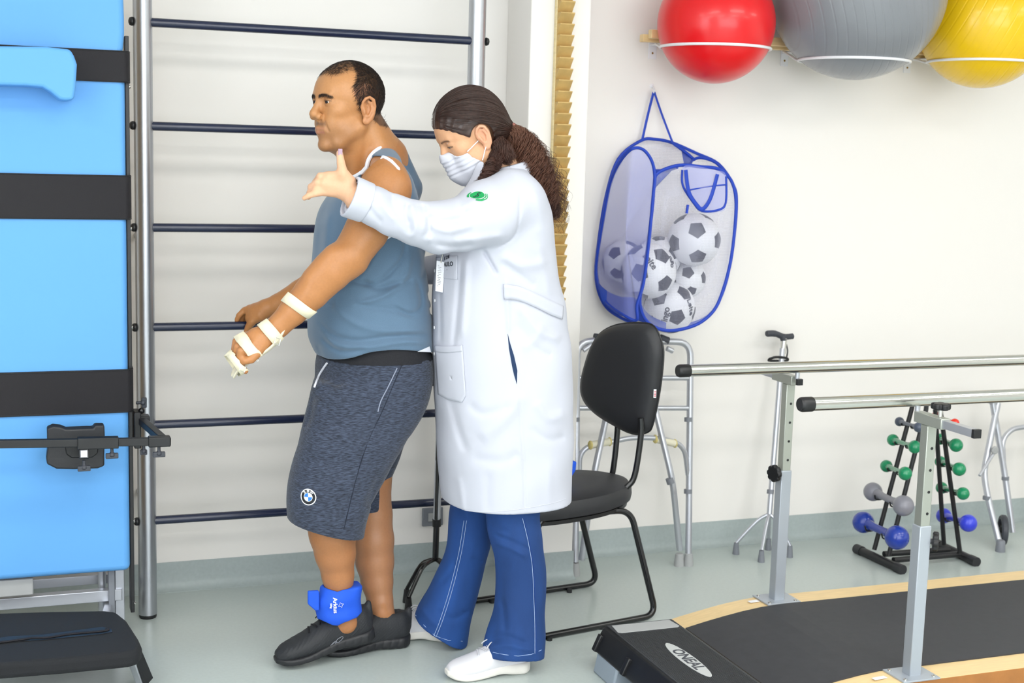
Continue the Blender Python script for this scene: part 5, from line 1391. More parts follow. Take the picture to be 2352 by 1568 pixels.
bd.cur = 2; disc(bd, shorts, c, U, V, nn, 0, 9.7*mr, math.pi/2, math.pi, .0011); disc(bd, shorts, c, U, V, nn, 0, 9.7*mr, -math.pi/2, 0, .0011)
bd.cur = 0; disc(bd, shorts, c, U, V, nn, 0, 9.7*mr, 0, math.pi/2, .0011); disc(bd, shorts, c, U, V, nn, 0, 9.7*mr, math.pi, 1.5*math.pi, .0011)
for ch_, a in (('B', 2.25), ('M', 1.57), ('W', .89)):
    q = c+U*math.cos(a)*14.2*mr+V*math.sin(a)*14.2*mr; R2 = U*math.sin(a)-V*math.cos(a); V2 = U*math.cos(a)+V*math.sin(a)
    q = q+nn*(-(float(shorts.ev(q[None])[0]))+.0014); place_text(bd, ch_, 8.5*mr, q, R2, V2, depth=.0003, bold=True)
bd.build('badge', None, sh, mats=[mat('badge_white', 'E8EAF0', .5), mat('badge_black', '14161C', .5), mat('badge_blue', '2C7FE0', .5)], smooth=False)

# ---------------------------------------------------------------- wrist splint
hand_all = Un([(armL, 0), (handL, .010)])
M_spl = mat('ivory_splint', 'E4DCC4', .45); M_velc = mat('cream_strap', 'EFE6C9', .75, bump=.15, bscale=600)
sp_pts = [(700, 712), (676, 738), (652, 764), (634, 788), (612, 808), (590, 822), (568, 836), (548, 852), (537, 868)]
sr = MB(); wd = [.020, .026, .030, .031, .034, .036, .034, .028, .016]
vs = []; fs = []; nW = 9
cc = [P(x, y, 3.61) for x, y in sp_pts]; cs = spline(cc, 4); ws = np.interp(np.linspace(0, 1, len(cs)), np.linspace(0, 1, len(wd)), wd)
for i, p in enumerate(cs):
    t = nrm(cs[min(i+1, len(cs)-1)]-cs[max(i-1, 0)]); side = np.array([0, 1., 0]); up_ = nrm(np.cross(side, t)); up_ = up_ if up_[2] > 0 else -up_
    for j in range(nW):
        a = (j/(nW-1)-.5)*2; vs.append(p+side*ws[i]*math.sin(a*1.25)/math.sin(1.25)+up_*ws[i]*.55*(1-math.cos(a*1.25)))
for i in range(len(cs)-1):
    for j in range(nW-1): fs.append((i*nW+j, i*nW+j+1, (i+1)*nW+j+1, (i+1)*nW+j))
spo = sr.add(vs, fs).build('wrist_splint', M_spl, man); md = spo.modifiers.new('thick', 'SOLIDIFY'); md.thickness = .0032; md.offset = 0
# flared end lug at the elbow side
lug = MB(); lug.prism([P(x, y, 3.575) for x, y in [(700, 712), (706, 700), (718, 694), (729, 698), (730, 706), (718, 716), (706, 726), (697, 722)]], (0, .004, 0)); lg2 = lug.build('splint_lug', M_spl, spo, bevel=.001)
MB().lathe([(.003, 0), (.003, .001)], P(711, 713, 3.5745), (0, -1, 0), n=14).build('rivet', M_greyplas, lg2)
def strap_band(a, b, w, cfg, name='splint_strap'):
    """band round the limb: a, b pixels of the two visible ends of its centre line"""
    m = MB(); n = 30; A = P(a[0], a[1], 3.61); B_ = P(b[0], b[1], 3.61); cen = (A+B_)/2; r1 = (B_-A)/2; L = np.linalg.norm(r1)
    e1 = r1/L; ax = nrm(np.cross(e1, (0, 1., 0))); r2 = cfg; vs = []
    for j in (-1, 1):
        for i in range(n):
            t = 2*math.pi*i/n; p = cen+e1*L*math.cos(t)+np.array([0, 1., 0])*r2*math.sin(t)+ax*j*w/2
            dd = float(hand_all.ev(p[None])[0]); g = grad(hand_all, p)
            if dd < .0022: p = p+g*(.0022-dd)
            elif math.sin(t) < .2: p = p-g*min(dd-.0022, .006)
            vs.append(p)
    fs = [(i, (i+1) % n, n+(i+1) % n, n+i) for i in range(n)]
    o = m.add(vs, fs).build(name, M_velc, spo); md = o.modifiers.new('thick', 'SOLIDIFY'); md.thickness = .0026; md.offset = 1
    return o
s1 = strap_band((658, 684), (712, 716), .031, .036); s2 = strap_band((603, 742), (640, 786), .032, .034); s3 = strap_band((550, 770), (586, 822), .030, .048); s4 = strap_band((526, 812), (558, 858), .026, .040)
for s_, (x, y) in ((s1, (703, 711)), (s2, (637, 786)), (s3, (588, 823)), (s4, (557, 848))):
    p = P(x, y, 3.572); MB().tube([p+d for d in ((-.008, 0, -.002), (-.004, 0, .013), (.009, 0, .008), (.005, 0, -.008))], .0013, 8, closed=True).build('buckle', M_chrome, s_)

# ---------------------------------------------------------------- shoes
def shoe(toe, heel, near, z0, L, W, mats, parent, lift=0., style='runner', low=False):
    """toe, heel: ground points of the centre line"""
    toe = np.array(toe, float); heel = np.array(heel, float); f = nrm(toe-heel); l = nrm(np.cross((0, 0, 1), f)); u = np.cross(f, l)
    O = heel; A = (f, l, u)
    s = L/.30; hh = 1.15 if style == 'runner' else 1.0
    # upper rows: t, side centre, height centre, half width, half height
    up = [(.004, 0, .050, .022, .032), (.02, 0, .052, .033, .042), (.05, 0, .052, .038, .048), (.09, 0, .051, .039, .049), (.125, 0, .049, .041, .045), (.165, 0, .043, .046, .036), (.205, 0, .036, .049, .029), (.245, 0, .032, .046, .0235), (.275, 0, .029, .038, .019), (.297, 0, .025, .020, .013)]
    up = [(t*s, c1, c2*hh, a*W/.1, b*hh) for t, c1, c2, a, b in up]
    U_ = Loft(up, O, A, n=2.25, cap=.006)
    sole_r = [(.0, 0, .021, .020, .019), (.015, 0, .019, .035, .020), (.06, 0, .019, .041, .020), (.11, 0, .021, .039, .0165), (.16, 0, .017, .045, .0155), (.21, 0, .012, .050, .013), (.255, 0, .013, .047, .0125), (.285, 0, .018, .036, .0115), (.303, 0, .022, .016, .008)]
    k = .75 if low else 1.
    sole_r = [(t*s, c1, c2*k, a*W/.1*1.02, b*k) for t, c1, c2, a, b in sole_r]
    S_ = Loft(sole_r, O, A, n=4.0, cap=.004)
    if style == 'runner':
        gro = lambda p: -.0012*np.clip(np.sin(((p-O)@f)*260+((p-O)@u)*90), .2, 1)
        S_ = Disp(S_, gro)
        knit = lambda p: .0007*np.sin(((p-O)@f)*520+((p-O)@u)*700)
        U_ = Disp(U_, knit)
    mouth = ell(O+f*.054*s+u*(.116*hh), np.array(A), (.043, .028, .034))
    topl = ell(O+f*.052*s+u*.112*hh, np.array(A), (.040, .028, .030))
    U_ = Un([(U_, 0), (cone(O+f*.006+u*.06, O+f*.0+u*.094*hh, .012, .008), .02)])
    U_ = Sub(U_, [(mouth, .006)])
    lo = np.minimum(toe, heel)-.10; hi = np.maximum(toe, heel)+.10; lo[2] = min(toe[2], heel[2])-.02; hi[2] = max(toe[2], heel[2])+.16
    up_o = mesh_obj('shoe', [mesh_sdf(U_, lo, hi, .0024)], mats[0], parent)
    mesh_obj('sole', [mesh_sdf(S_, lo, hi, .0024)], mats[1], up_o)
    lc_ = MB()
    full = Un([(U_, 0)])
    for i in range(4):
        t = (.135+.018*i)*s
        pts = []
        for j in range(9):
            a = -1+2*j/8; x = a*(.022-.001*i); p = O+f*(t+(.004 if i % 2 else -.004)*a)+l*x+u*.14
            for _ in range(50):
                e = float(full.ev(p[None])[0])-.002
                if e < 4e-4: break
                p = p-u*e*.6
            pts.append(p)
        lc_.tube(pts, .0022, 6, flat=((0, 0, 1), 1.3, .8))
    c0 = O+f*.125*s+u*.14
    for _ in range(50):
        e = float(full.ev(c0[None])[0])-.003
        if e < 4e-4: break
        c0 = c0-u*e*.6
    for sx in (-1, 1):
        lc_.tube(spline([c0, c0+l*.014*sx+u*.003+f*.004, c0+l*.022*sx+f*.012-u*.003, c0+l*.012*sx+f*.010, c0], 5), .0018, 6)
        lc_.tube(spline([c0, c0+l*.014*sx+u*.002+f*.02, c0+l*.022*sx+f*.034-u*.010], 5), .0018, 6)
    lc_.build('laces', mats[2], up_o)
    tg_ = O+f*.108*s+u*.092*hh
    tn = MB().obox(tg_, (nrm(f*.55-u*.65), l, nrm(u*.55+f*.65)), (.024, .020, .003)); tn.build('tongue', mats[0], up_o, bevel=.0025)
    return up_o, U_, (O, f, l, u)
M_shoe = mat('black_knit', '25272B', .65, noise=.1, nscale=300, bump=.3, bscale=500); M_sole = mat('black_sole', '1D1E22', .5); M_lace = mat('black_lace', '101114', .7)
nt_ = G(655, 1533, 0); 
toe_n = np.array([.704, 3.786, .002]); heel_n = np.array([.998, 3.800, .058])
sL, sLn, sLf = shoe(toe_n, heel_n, 1, 0, np.linalg.norm(toe_n-heel_n), .102, (M_shoe, M_sole, M_lace), man)
toe_f = np.array([.835, 3.845, 0.]); heel_f = np.array([1.124, 3.866, 0.])
sR, sRn, sRf = shoe(toe_f, heel_f, 1, 0, np.linalg.norm(toe_f-heel_f), .102, (M_shoe, M_sole, M_lace), man)
def plogo(node, px, py, w, parent, m):
    c = surf(node, px, py, 3.6); nn = grad(node, c); U = nrm(CM[0]-nn*np.dot(CM[0], nn)); V = np.cross(nn, U)
    o = MB()
    def ov(cx, cy, a, b, rot):
        pts = []
        for i in range(28):
            t = 2*math.pi*i/28; x = cx+a*math.cos(t)*math.cos(rot)-b*math.sin(t)*math.sin(rot); y = cy+a*math.cos(t)*math.sin(rot)+b*math.sin(t)*math.cos(rot)
            p = c+U*x+V*y+nn*.01
            for _ in range(14): p = p-nn*(float(node.ev(p[None])[0])-.0006)*.9
            pts.append(p)
        o.tube(pts, .0008, 6, closed=True)
    ov(-.007, -.002, .012, .0065, .35); ov(-.007, -.002, .007, .003, .5); ov(.013, .004, .013, .005, .3)
    o.build('shoe_emblem', m, parent)
plogo(sLn, 771, 1476, .02, sL, mat('grey_print', '8C8F98', .5))

# ---------------------------------------------------------------- ankle weight
aw = Loft([(P(775, 1440, 3.78)[2], P(775, 1440, 3.78)[0], 3.782, .050, .052), (P(775, 1415, 3.78)[2], P(778, 1415, 3.78)[0], 3.782, .066, .060), (P(775, 1375, 3.78)[2], P(775, 1375, 3.78)[0], 3.78, .068, .062), (P(778, 1340, 3.78)[2], P(785, 1340, 3.78)[0], 3.778, .060, .056)], n=2.4, cap=.010)
zc2 = P(776, 1380, 3.72)
def awc(pl): return [P(x, y, 3.72) for x, y in pl]
topline = [(735, 1346), (742, 1342), (776, 1358), (810, 1346), (812, 1330), (836, 1330)]
def cutpoly(poly, Y=3.72):
    """solid outside a pixel outline, seen from the camera's side, evaluated in the plane Y"""
    q = np.array([P(x, y, Y)[[0, 2]] for x, y in poly])
    def f(p):
        # central projection-free: use x,z shifted by view slope
        x = p[:, 0]-(p[:, 1]-Y)*.245; z = p[:, 2]+(p[:, 1]-Y)*.36
        d = np.full(len(p), 1e9); ins = np.zeros(len(p), bool); n = len(q)
        for i in range(n):
            a, b = q[i], q[(i+1) % n]; e = b-a; w = np.stack([x-a[0], z-a[1]], 1); t = np.clip(w@e/(e@e), 0, 1); dd = np.hypot(*(w-t[:, None]*e).T); d = np.minimum(d, dd)
            c1 = (a[1] > z) != (b[1] > z); xi = a[0]+(z-a[1])/np.where(abs(b[1]-a[1]) < 1e-9, 1e-9, b[1]-a[1])*e[0]; ins ^= c1 & (x < xi)
        return np.where(ins, -d, d)
    return Prim(f, (-BIG,)*3, (BIG,)*3)
awp = [(733, 1346), (740, 1341), (775, 1358), (808, 1348), (811, 1331), (836, 1330), (838, 1400), (818, 1418), (790, 1428), (776, 1438), (765, 1436), (752, 1428), (728, 1420), (722, 1400)]
awm = Int(Sub(aw, [(path([P(775, 1330, 3.77), P(790, 1450, 3.785)], [.041, .041]), .003)]), cutpoly(awp, 3.725), .002)
M_neo = mat('blue_neoprene', '1757D8', .75, bump=.3, bscale=500)
awo = mesh_obj('ankle_weight', [mesh_sdf(Disp(aw if False else awm, waves(.0018, 14, 9)), (.78, 3.68, .06), (.99, 3.88, .27), .0024)], M_neo, man)
MB().prism([P(x, y, 3.735) for x, y in [(708, 1358), (733, 1357), (734, 1402), (724, 1402), (708, 1388)]], (0, .012, 0)).build('fastening_tab', M_neo, awo, bevel=.003)
c = surf(aw, 770, 1390, 3.5); nn = grad(aw, c); Dn = nrm(P(769, 1412, 3.72)-P(767, 1370, 3.72)); Dn = nrm(Dn-nn*np.dot(Dn, nn)); Vn = np.cross(nn, Dn)
tx = MB(); place_text(tx, 'Arktus', .0165, c, Dn, Vn, depth=.0006, bold=True, fn=lambda q, z: q-nn*(float(aw.ev(q[None])[0])-.0022-z))
place_text(tx, '500g', .0075, c-Vn*.012, Dn, Vn, depth=.0006, bold=True, fn=lambda q, z: q-nn*(float(aw.ev(q[None])[0])-.0022-z))
sc_ = c+Vn*.0165
star = [sc_+Dn*(.0085 if i % 2 == 0 else .0038)*math.cos(math.pi*i/4+.3)+Vn*(.0085 if i % 2 == 0 else .0038)*math.sin(math.pi*i/4+.3) for i in range(8)]
star = [q-nn*(float(aw.ev(q[None])[0])-.0028) for q in star]; tx.tube(star, .0006, 6, closed=True)
tx.build('printed_lettering', mat('white_print', 'F0F2FA', .6), awo)

# ================================================================ the woman
WYM = 3.68
HW = Frame(np.zeros(3), (-math.cos(math.radians(33)), -.03, -math.sin(math.radians(33))), (-.5, 0, 1), 1.02, .88)
HW.O = P(1112, 315, 3.605)-HW(-10, 78, 0)
hw_ = head_sdf(HW, dict(hw=72, nose=-2, chf=76, slit=1.8, lid=4.5))
wneck = Un([(cone(HW(-24, 0, -25), P(1160, 400, WYM), .050, .056), 0), (cone(HW(20, 0, -75), P(1120, 400, WYM), .036, .045), .03)])
def wl(tab):
    pts = [P(x, y, Y) for x, y, r, Y in tab]; return path(pts, [r*mpp(p) for (x, y, r, Y), p in zip(tab, pts)], .008)
SLT = [(1176, 462, 74, 3.565), (1120, 492, 79, 3.54), (1062, 515, 62, 3.505), (1008, 522, 59, 3.485), (955, 513, 52, 3.475), (905, 494, 48, 3.475), (860, 474, 44, 3.475), (822, 458, 42, 3.475)]
# left hand against the man's chest
Yk = 3.49
def wp(x, y, d=0.): return P(x, y, Yk+d)
wpalm = Un([(cone(wp(815, 455), wp(792, 432), .026, .027), 0), (cone(wp(795, 420, .0), wp(748, 408, .012), .0195, .0150), .012), (cone(wp(792, 438, 0), wp(742, 437, .010), .0205, .0145), .012), (cone(wp(796, 428), wp(745, 422, .004), .020, .015), .01)])
wf = [([wp(752, 407, .010), wp(736, 405, .012), wp(724, 420, .035), wp(722, 436, .058)], [.0115, .0105, .0092, .0080]),
      ([wp(748, 420, .006), wp(730, 420, .008), wp(715, 429, .026), wp(713, 440, .052)], [.0118, .0110, .0095, .0082]),
      ([wp(745, 432, .006), wp(726, 436, .006), wp(712, 442, .024), wp(708, 452, .046)], [.0112, .0102, .0088, .0078]),
      ([wp(745, 440, .006), wp(724, 444, .002), wp(709, 449, .004), wp(699, 455, .010)], [.0105, .0092, .0078, .0062])]
wt_ = ([wp(800, 418, -.006), wp(787, 396, -.016), wp(783, 374, -.018), wp(780, 352, -.014)], [.0200, .0135, .0108, .0088])
web = path([wp(785, 402, -.01), wp(758, 404, 0)], [.012, .010])
whand = Un([(wpalm, 0)]+fingers(wf, .003)+fingers([wt_], .010)+[(web, .014)])
wrist = wl([(860, 474, 24, 3.475), (822, 458, 23, 3.478), (800, 440, 22, 3.485)])
# right hand behind the man's back
rhp = P(968, 622, 4.02)
Rh = [P(985, 622, 3.99), P(965, 622, 4.03), P(940, 622, 4.07)]
rpalm = Un([(cone(Rh[0], Rh[1], .024, .027), 0), (cone(Rh[1], Rh[2], .027, .020), .01)])
rf = [([P(945, 612+i*9, 4.06), P(925, 612+i*9, 4.085), P(905, 613+i*9, 4.095)], [.011, .0095, .0078]) for i in range(4)]+[([P(968, 606, 4.03), P(955, 592, 4.05), P(944, 584, 4.06)], [.014, .011, .009])]
rhand = Un([(rpalm, 0)]+fingers(rf, .004))
wcore = Loft(rows_px([(400, 1125, 1205, .09, WYM), (440, 1100, 1240, .14, WYM), (520, 1070, 1255, .15, WYM), (600, 1035, 1262, .14, WYM), (700, 1030, 1270, .13, WYM), (820, 1030, 1285, .15, WYM), (950, 1040, 1280, .15, WYM), (1080, 1050, 1270, .15, WYM)]), n=2.2, cap=.03)
wlegs = Un([(wl([(1180, 1000, 56, 3.61), (1178, 1190, 40, 3.60), (1192, 1350, 34, 3.585), (1186, 1480, 24, 3.575), (1184, 1520, 23, 3.57)]), 0), (wl([(1110, 1000, 54, 3.77), (1082, 1190, 38, 3.80), (1052, 1330, 33, 3.83), (1030, 1420, 23, 3.865), (1026, 1445, 21, 3.87)]), .01)])
warms = Un([(wl([(x, y, r*.72, Y) for x, y, r, Y in SLT]), 0), (path([P(1130, 470, 3.84), P(1070, 590, 3.92), P(1020, 618, 3.96), Rh[0]], [.045, .038, .030, .024], .01), .01)])
wbody = Un([(Un([(hw_, 0), (wneck, .014)]), 0), (wcore, .02), (warms, .01), (Un([(whand, 0), (wrist, .008)]), .004), (rhand, .008), (wlegs, .02)])
M_skinw = mat('skin_light', 'E2B597', .45, attr='Col', noise=.03, nscale=160, bump=.08, bscale=420, sss=.08, spec=.4)
def hair_cut(p):
    q = HW.inv(p); f, l, u = q.T; L = np.abs(l)
    fr = np.interp(u, [-60, -30, -4, 8, 28, 42, 55, 70, 85, 104, 140], [-42, -36, -20, 18, 37, 52, 66, 80, 93, 108, 125])
    ear_ = np.where(L > 40, 37-np.hypot(f+8, u-1), -50)
    return np.maximum(np.maximum(f-fr, -58-u+ (f+40)*-.15), ear_)*HW.S
def w_col(v):
    c = np.tile(lc('DDAE8C'), (len(v), 1)); q = HW.inv(v); f, l, u = q.T; L = np.abs(l)
    head = (u > -110) & (np.linalg.norm(q, axis=1) < 165)
    def mix(m, col, w):
        w = np.where(m, np.clip(w, 0, 1), 0)[:, None]; c[:] = c*(1-w)+lc(col)*w
    mix(head, 'D9A67E', .7+0*f)
    mix(head & (L > 72), 'D99A80', .5+0*f)
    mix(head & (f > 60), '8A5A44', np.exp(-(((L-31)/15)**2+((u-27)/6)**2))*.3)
    mix(head & (f > 60) & (f < 105), '1E1512', np.exp(-((u-21.5+ (L-31)**2*.010)/2.2)**2)*((L > 17) & (L < 46))*.9)
    mix(head, '4A3328', np.exp(-((u-37-3*np.sin((L-8)/13))/3.0)**2)*((L > 10) & (L < 46))*(f > 50)*.8)
    mix(head, '35241E', np.clip(-(hair_cut(v)+.006)*300, 0, .9))
    return c
wlo = np.array([.76, 3.36, 0.]); wH = .004
wparts = region(wbody, None, wlo, np.array([1.62, 4.22, 1.74]), .0042, [(HW.O-np.array([.15, .12, .14]), HW.O+np.array([.14, .12, .16]), .0021), (np.minimum(wp(690, 470), wp(830, 340))-.02, np.maximum(wp(690, 470, .08), wp(830, 340, .08))+.01, .0021)])
wom = mesh_obj('person', wparts, M_skinw, colfn=w_col)
tag(wom, 'woman in a long white coat, face mask and jeans steadying the man from behind', 'person')
eyeballs(HW, (1, 0, -.6), '2A1A12', wom)
# nails
M_nail = mat('nail_mauve', 'A98A9C', .25)
nm = MB()
tipT = wp(780, 350, -.014); nm.obox(tipT+np.array([.0, -.0078, .001]), ((1, 0, 0), (0, 1, .12), (0, 0, 1)), (.0058, .0016, .0085)); nm.build('thumb_nail', M_nail, wom, bevel=.0015, seg=3)

# ---------------------------------------------------------------- coat
CT = [(385, 1138, 1203, .070, WYM), (405, 1115, 1222, .125, WYM), (430, 1085, 1242, .170, WYM), (470, 1065, 1260, .185, WYM), (520, 1040, 1269, .185, WYM), (575, 1006, 1274, .180, WYM), (620, 1000, 1280, .175, WYM), (660, 996, 1287, .172, WYM), (700, 993, 1298, .172, WYM),
      (750, 992, 1303, .176, WYM), (800, 993, 1309, .182, WYM), (900, 998, 1314, .190, WYM), (1000, 1003, 1315, .192, WYM), (1080, 1008, 1311, .192, WYM), (1140, 1014, 1310, .190, WYM), (1172, 1020, 1310, .190, WYM)]
cloft = Loft(rows_px(CT), n=2.35, cap=.008)
slv = wl(SLT)
slvR = path([P(1125, 462, 3.83), P(1070, 590, 3.915), P(1025, 616, 3.955), P(985, 621, 3.985)], [.062, .056, .050, .043], .01)
cf = strokes([
 ([(1110, 574), (1125, 600), (1142, 630)], 3.52, .005, -0.0108), ([(1195, 440), (1192, 500), (1180, 545), (1140, 572)], 3.50, .0035, -0.0041),
 ([(1120, 455), (1090, 462), (1060, 480)], 3.46, .010, 0.0054), ([(1130, 470), (1100, 485), (1060, 490)], 3.46, .008, -0.0054),
 ([(1160, 540), (1100, 548), (1040, 556)], 3.44, .012, 0.0068), ([(1090, 515), (1030, 530), (985, 515)], 3.44, .010, 0.0068), ([(1070, 500), (1020, 508), (980, 495)], 3.43, .009, -0.0081),
 ([(965, 468), (978, 490), (985, 520), (975, 550)], 3.43, .009, -0.0095), ([(945, 466), (950, 490), (955, 520), (940, 550)], 3.42, .008, 0.0081), ([(935, 468), (932, 490), (940, 515)], 3.42, .006, -0.0068),
 ([(985, 480), (975, 520), (990, 560)], 3.43, .010, 0.0068), ([(900, 445), (905, 470), (925, 500), (950, 540)], 3.42, .009, -0.0068), ([(870, 435), (880, 470), (910, 510)], 3.42, .010, 0.0054),
 ([(830, 440), (850, 480), (880, 515)], 3.42, .008, -0.0041), ([(1000, 560), (1040, 566), (1090, 560)], 3.45, .008, -0.0054),
 ([(1150, 600), (1190, 630), (1230, 660)], 3.50, .012, -0.0054), ([(1145, 585), (1200, 610), (1260, 600)], 3.50, .015, 0.0054), ([(1190, 700), (1240, 760), (1290, 780)], 3.50, .014, 0.0068),
 ([(1185, 740), (1230, 800), (1270, 820)], 3.50, .012, -0.0054), ([(1250, 740), (1230, 780), (1200, 800)], 3.50, .012, 0.0041), ([(1162, 640), (1166, 700), (1170, 765)], 3.50, .006, 0.0054),
 ([(1058, 600), (1052, 680), (1045, 760), (1040, 800)], 3.52, .007, -0.0054), ([(1072, 590), (1068, 680), (1060, 780)], 3.52, .010, 0.0068), ([(1010, 650), (1012, 740), (1012, 790)], 3.58, .006, -0.0041),
 ([(1030, 900), (1050, 980), (1072, 1040)], 3.52, .012, -0.0054), ([(1075, 925), (1110, 950), (1180, 930)], 3.50, .012, -0.0041), ([(1200, 900), (1160, 960), (1100, 1010)], 3.49, .02, 0.0068),
 ([(1195, 1040), (1150, 1060), (1080, 1050)], 3.49, .015, -0.0041), ([(1230, 920), (1260, 960), (1300, 950)], 3.50, .015, 0.0054), ([(1215, 980), (1260, 1010), (1300, 1000)], 3.5, .012, -0.0041),
 ([(1193, 890), (1198, 980), (1203, 1060), (1206, 1182)], 3.49, .004, -0.0038), ([(1235, 560), (1250, 620), (1262, 680)], 3.5, .012, 0.0041),
 ([(1225, 430), (1240, 480), (1245, 540)], 3.52, .012, 0.0041), ([(1050, 1090), (1060, 1140), (1064, 1180)], 3.5, .01, 0.0041), ([(1120, 1080), (1122, 1180)], 3.49, .012, -0.0027), ([(1260, 1060), (1262, 1170)], 3.49, .012, 0.0034)])
inner = Loft([(a, b, c_, d-.010, e-.010) for a, b, c_, d, e in rows_px(CT[11:])], n=2.35, cap=.0)
hemz = P(1150, 1184, WYM-.185)[2]
cut = Prim(lambda p: smax(inner.ev(p), p[:, 2]-(hemz+.25), .005), inner.lo-.2, inner.hi+.2)
below_c = Prim(lambda p: p[:, 2]-hemz, (-BIG,)*3, (BIG,)*3)
collar_c = HW(-22, 0, -62)
coat_b = Un([(cloft, 0), (slv, .022), (slvR, .02)])
coat = Sub(Disp(coat_b, cf, waves(.0014, 7, 11)), [(below_c, .002), (cone(HW(-24, 0, -20), P(1150, 395, WYM), .062, .052), .006), (path([P(x, y, Y) for x, y, r, Y in SLT[-2:]]+[P(790, 440, 3.478)], [.034, .034, .036]), .004), (wrist, .002)])
cuffplane = P(806, 452, 3.475); cn_ = nrm(P(822, 458, 3.475)-P(860, 474, 3.475))
coat = Sub(coat, [(Prim(lambda p: np.maximum(-((p-cuffplane)@cn_), np.linalg.norm(p-cuffplane, axis=1)-.12), cuffplane-.13, cuffplane+.13), .002)])
M_coat = mat('white_cotton', 'C3C6D2', .85, bump=.10, bscale=900)
co = mesh_obj('lab_coat', [mesh_sdf(coat, (.78, 3.36, .40), (1.60, 4.12, 1.50), .0036)], M_coat, wom)
# turned-back cuff
ca = P(841, 464, 3.475); cb = P(803, 451, 3.475)
cuf = Sub(Disp(path([ca, cb], [.0535, .0560]), waves(.0012, 12, 4)), [(path([ca+(ca-cb)*2, cb+(cb-ca)*2], [.0475, .0475]), .003), (Prim(lambda p: -(((p-cb)@cn_)-.004)*-1 if False else -((p-cb)@cn_)+.002, (-BIG,)*3, (BIG,)*3), .002), (Prim(lambda p: ((p-ca)@cn_)+.004, (-BIG,)*3, (BIG,)*3), .002)])
mesh_obj('cuff', [mesh_sdf(cuf, np.minimum(ca, cb)-.09, np.maximum(ca, cb)+.09, .0028)], M_coat, co)
# collar round the neck
cl = MB(); pts = []
for i in range(25):
    a = math.radians(-150+300*i/24)
    p = P(1163, 385, WYM)+np.array([.062*math.cos(a), .068*math.sin(a), .002+.016*math.cos(a)]); pts.append(p)
vs = []
for p in pts:
    out = nrm((p-P(1163, 385, WYM))*np.array([1, 1, 0])); vs += [p-out*.006+np.array([0, 0, .006]), p-out*.002+np.array([0, 0, .012]), p+out*.012+np.array([0, 0, -.016]), p+out*.012+np.array([0, 0, -.026])]
cl.add(vs, [(4*i+j, 4*i+j+1, 4*i+j+5, 4*i+j+4) for i in range(24) for j in range(3)])
c_o = cl.build('collar', M_coat, co); md = c_o.modifiers.new('t', 'SOLIDIFY'); md.thickness = .003; md2 = c_o.modifiers.new('s', 'SUBSURF'); md2.levels = md2.render_levels = 1
lap = MB()
lap.add([P(1096, 372, 3.60), P(1116, 366, 3.60), P(1113, 400, 3.575), P(1090, 425, 3.585), P(1062, 452, 3.60), P(1056, 452, 3.62), P(1080, 415, 3.625), P(1088, 395, 3.62)], [(0, 1, 2, 7), (7, 2, 3, 6), (6, 3, 4, 5)])
l_o = lap.build('lapel', M_coat, co); md = l_o.modifiers.new('t', 'SOLIDIFY'); md.thickness = .004; md2 = l_o.modifiers.new('s', 'SUBSURF'); md2.levels = md2.render_levels = 2
def patch(node, outline, Y0, off, name, m, parent, n=4, thick=.002, inset=None):
    """cloth piece laid on a surface; outline in pixels"""
    q = [np.array([x, y]) for x, y in outline]; c = sum(q)/len(q); mb = MB(); R_ = 8; pts = []
    per = []
    for i in range(len(q)):
        for j in range(n): per.append(q[i]+(q[(i+1) % len(q)]-q[i])*j/n)
    for r in range(R_+1):
        t = 1-r/R_*.999
        for a in per: b = c+(a-c)*t; pts.append(surf(node, b[0], b[1], Y0, off=off))
    N = len(per); fs = [(r*N+k, r*N+(k+1) % N, (r+1)*N+(k+1) % N, (r+1)*N+k) for r in range(R_) for k in range(N)]
    o = mb.add(pts, fs).build(name, m, parent, angle=60); md = o.modifiers.new('t', 'SOLIDIFY'); md.thickness = thick; md.offset = 0; return o
bn = [(1157, 652), (1190, 656), (1230, 672), (1265, 690), (1298, 708), (1297, 738), (1262, 722), (1228, 702), (1195, 690), (1158, 686)]
up_, dn_ = bn[:5], bn[5:][::-1]
def band(node, a, b, Y0, off, name, m, parent, nn_=6, thick=.002):
    A = spline([np.array([x, y, 0.]) for x, y in a], nn_); B_ = spline([np.array([x, y, 0.]) for x, y in b], nn_); K_ = 4; vs = []
    for j in range(K_+1):
        for p, q in zip(A, B_): r = p+(q-p)*j/K_; vs.append(surf(node, r[0], r[1], Y0, off=off))
    N = len(A); o = MB().add(vs, [(j*N+i, j*N+i+1, (j+1)*N+i+1, (j+1)*N+i) for j in range(K_) for i in range(N-1)]).build(name, m, parent, angle=60)
    md = o.modifiers.new('t', 'SOLIDIFY'); md.thickness = thick; md.offset = 0; return o
band(coat, [(1157, 652), (1190, 657), (1230, 673), (1265, 690), (1292, 703)], [(1158, 687), (1190, 690), (1230, 706), (1262, 722), (1290, 733)], 3.3, .003, 'back_belt', M_coat, co, thick=.003)
band(coat, [(1001, 793), (1030, 795), (1063, 792)], [(1003, 808), (1030, 810), (1063, 807)], 3.3, .0035, 'pocket_hem', M_coat, co, thick=.002)
patch(coat, [(1001, 795), (1063, 793), (1067, 850), (1071, 908), (1062, 924), (1030, 917), (1008, 905), (1004, 850)], 3.3, .0022, 'pocket', M_coat, co, thick=.003)
patch(coat, [(1003, 590), (1052, 588), (1051, 642), (1028, 640), (1004, 634)], 3.3, .0018, 'chest_pocket', M_coat, co)
M_slit = mat('slit_navy', '1E3558', .9)
patch(coat, [(1166, 766), (1172, 790), (1180, 815), (1188, 850), (1187, 882), (1181, 862), (1176, 840), (1169, 800)], 3.3, .0006, 'side_slit', M_slit, co, thick=.001)
zz = []
hp_ = [(1022, 1166), (1060, 1174), (1110, 1178), (1160, 1176), (1220, 1168), (1270, 1158), (1300, 1148)]
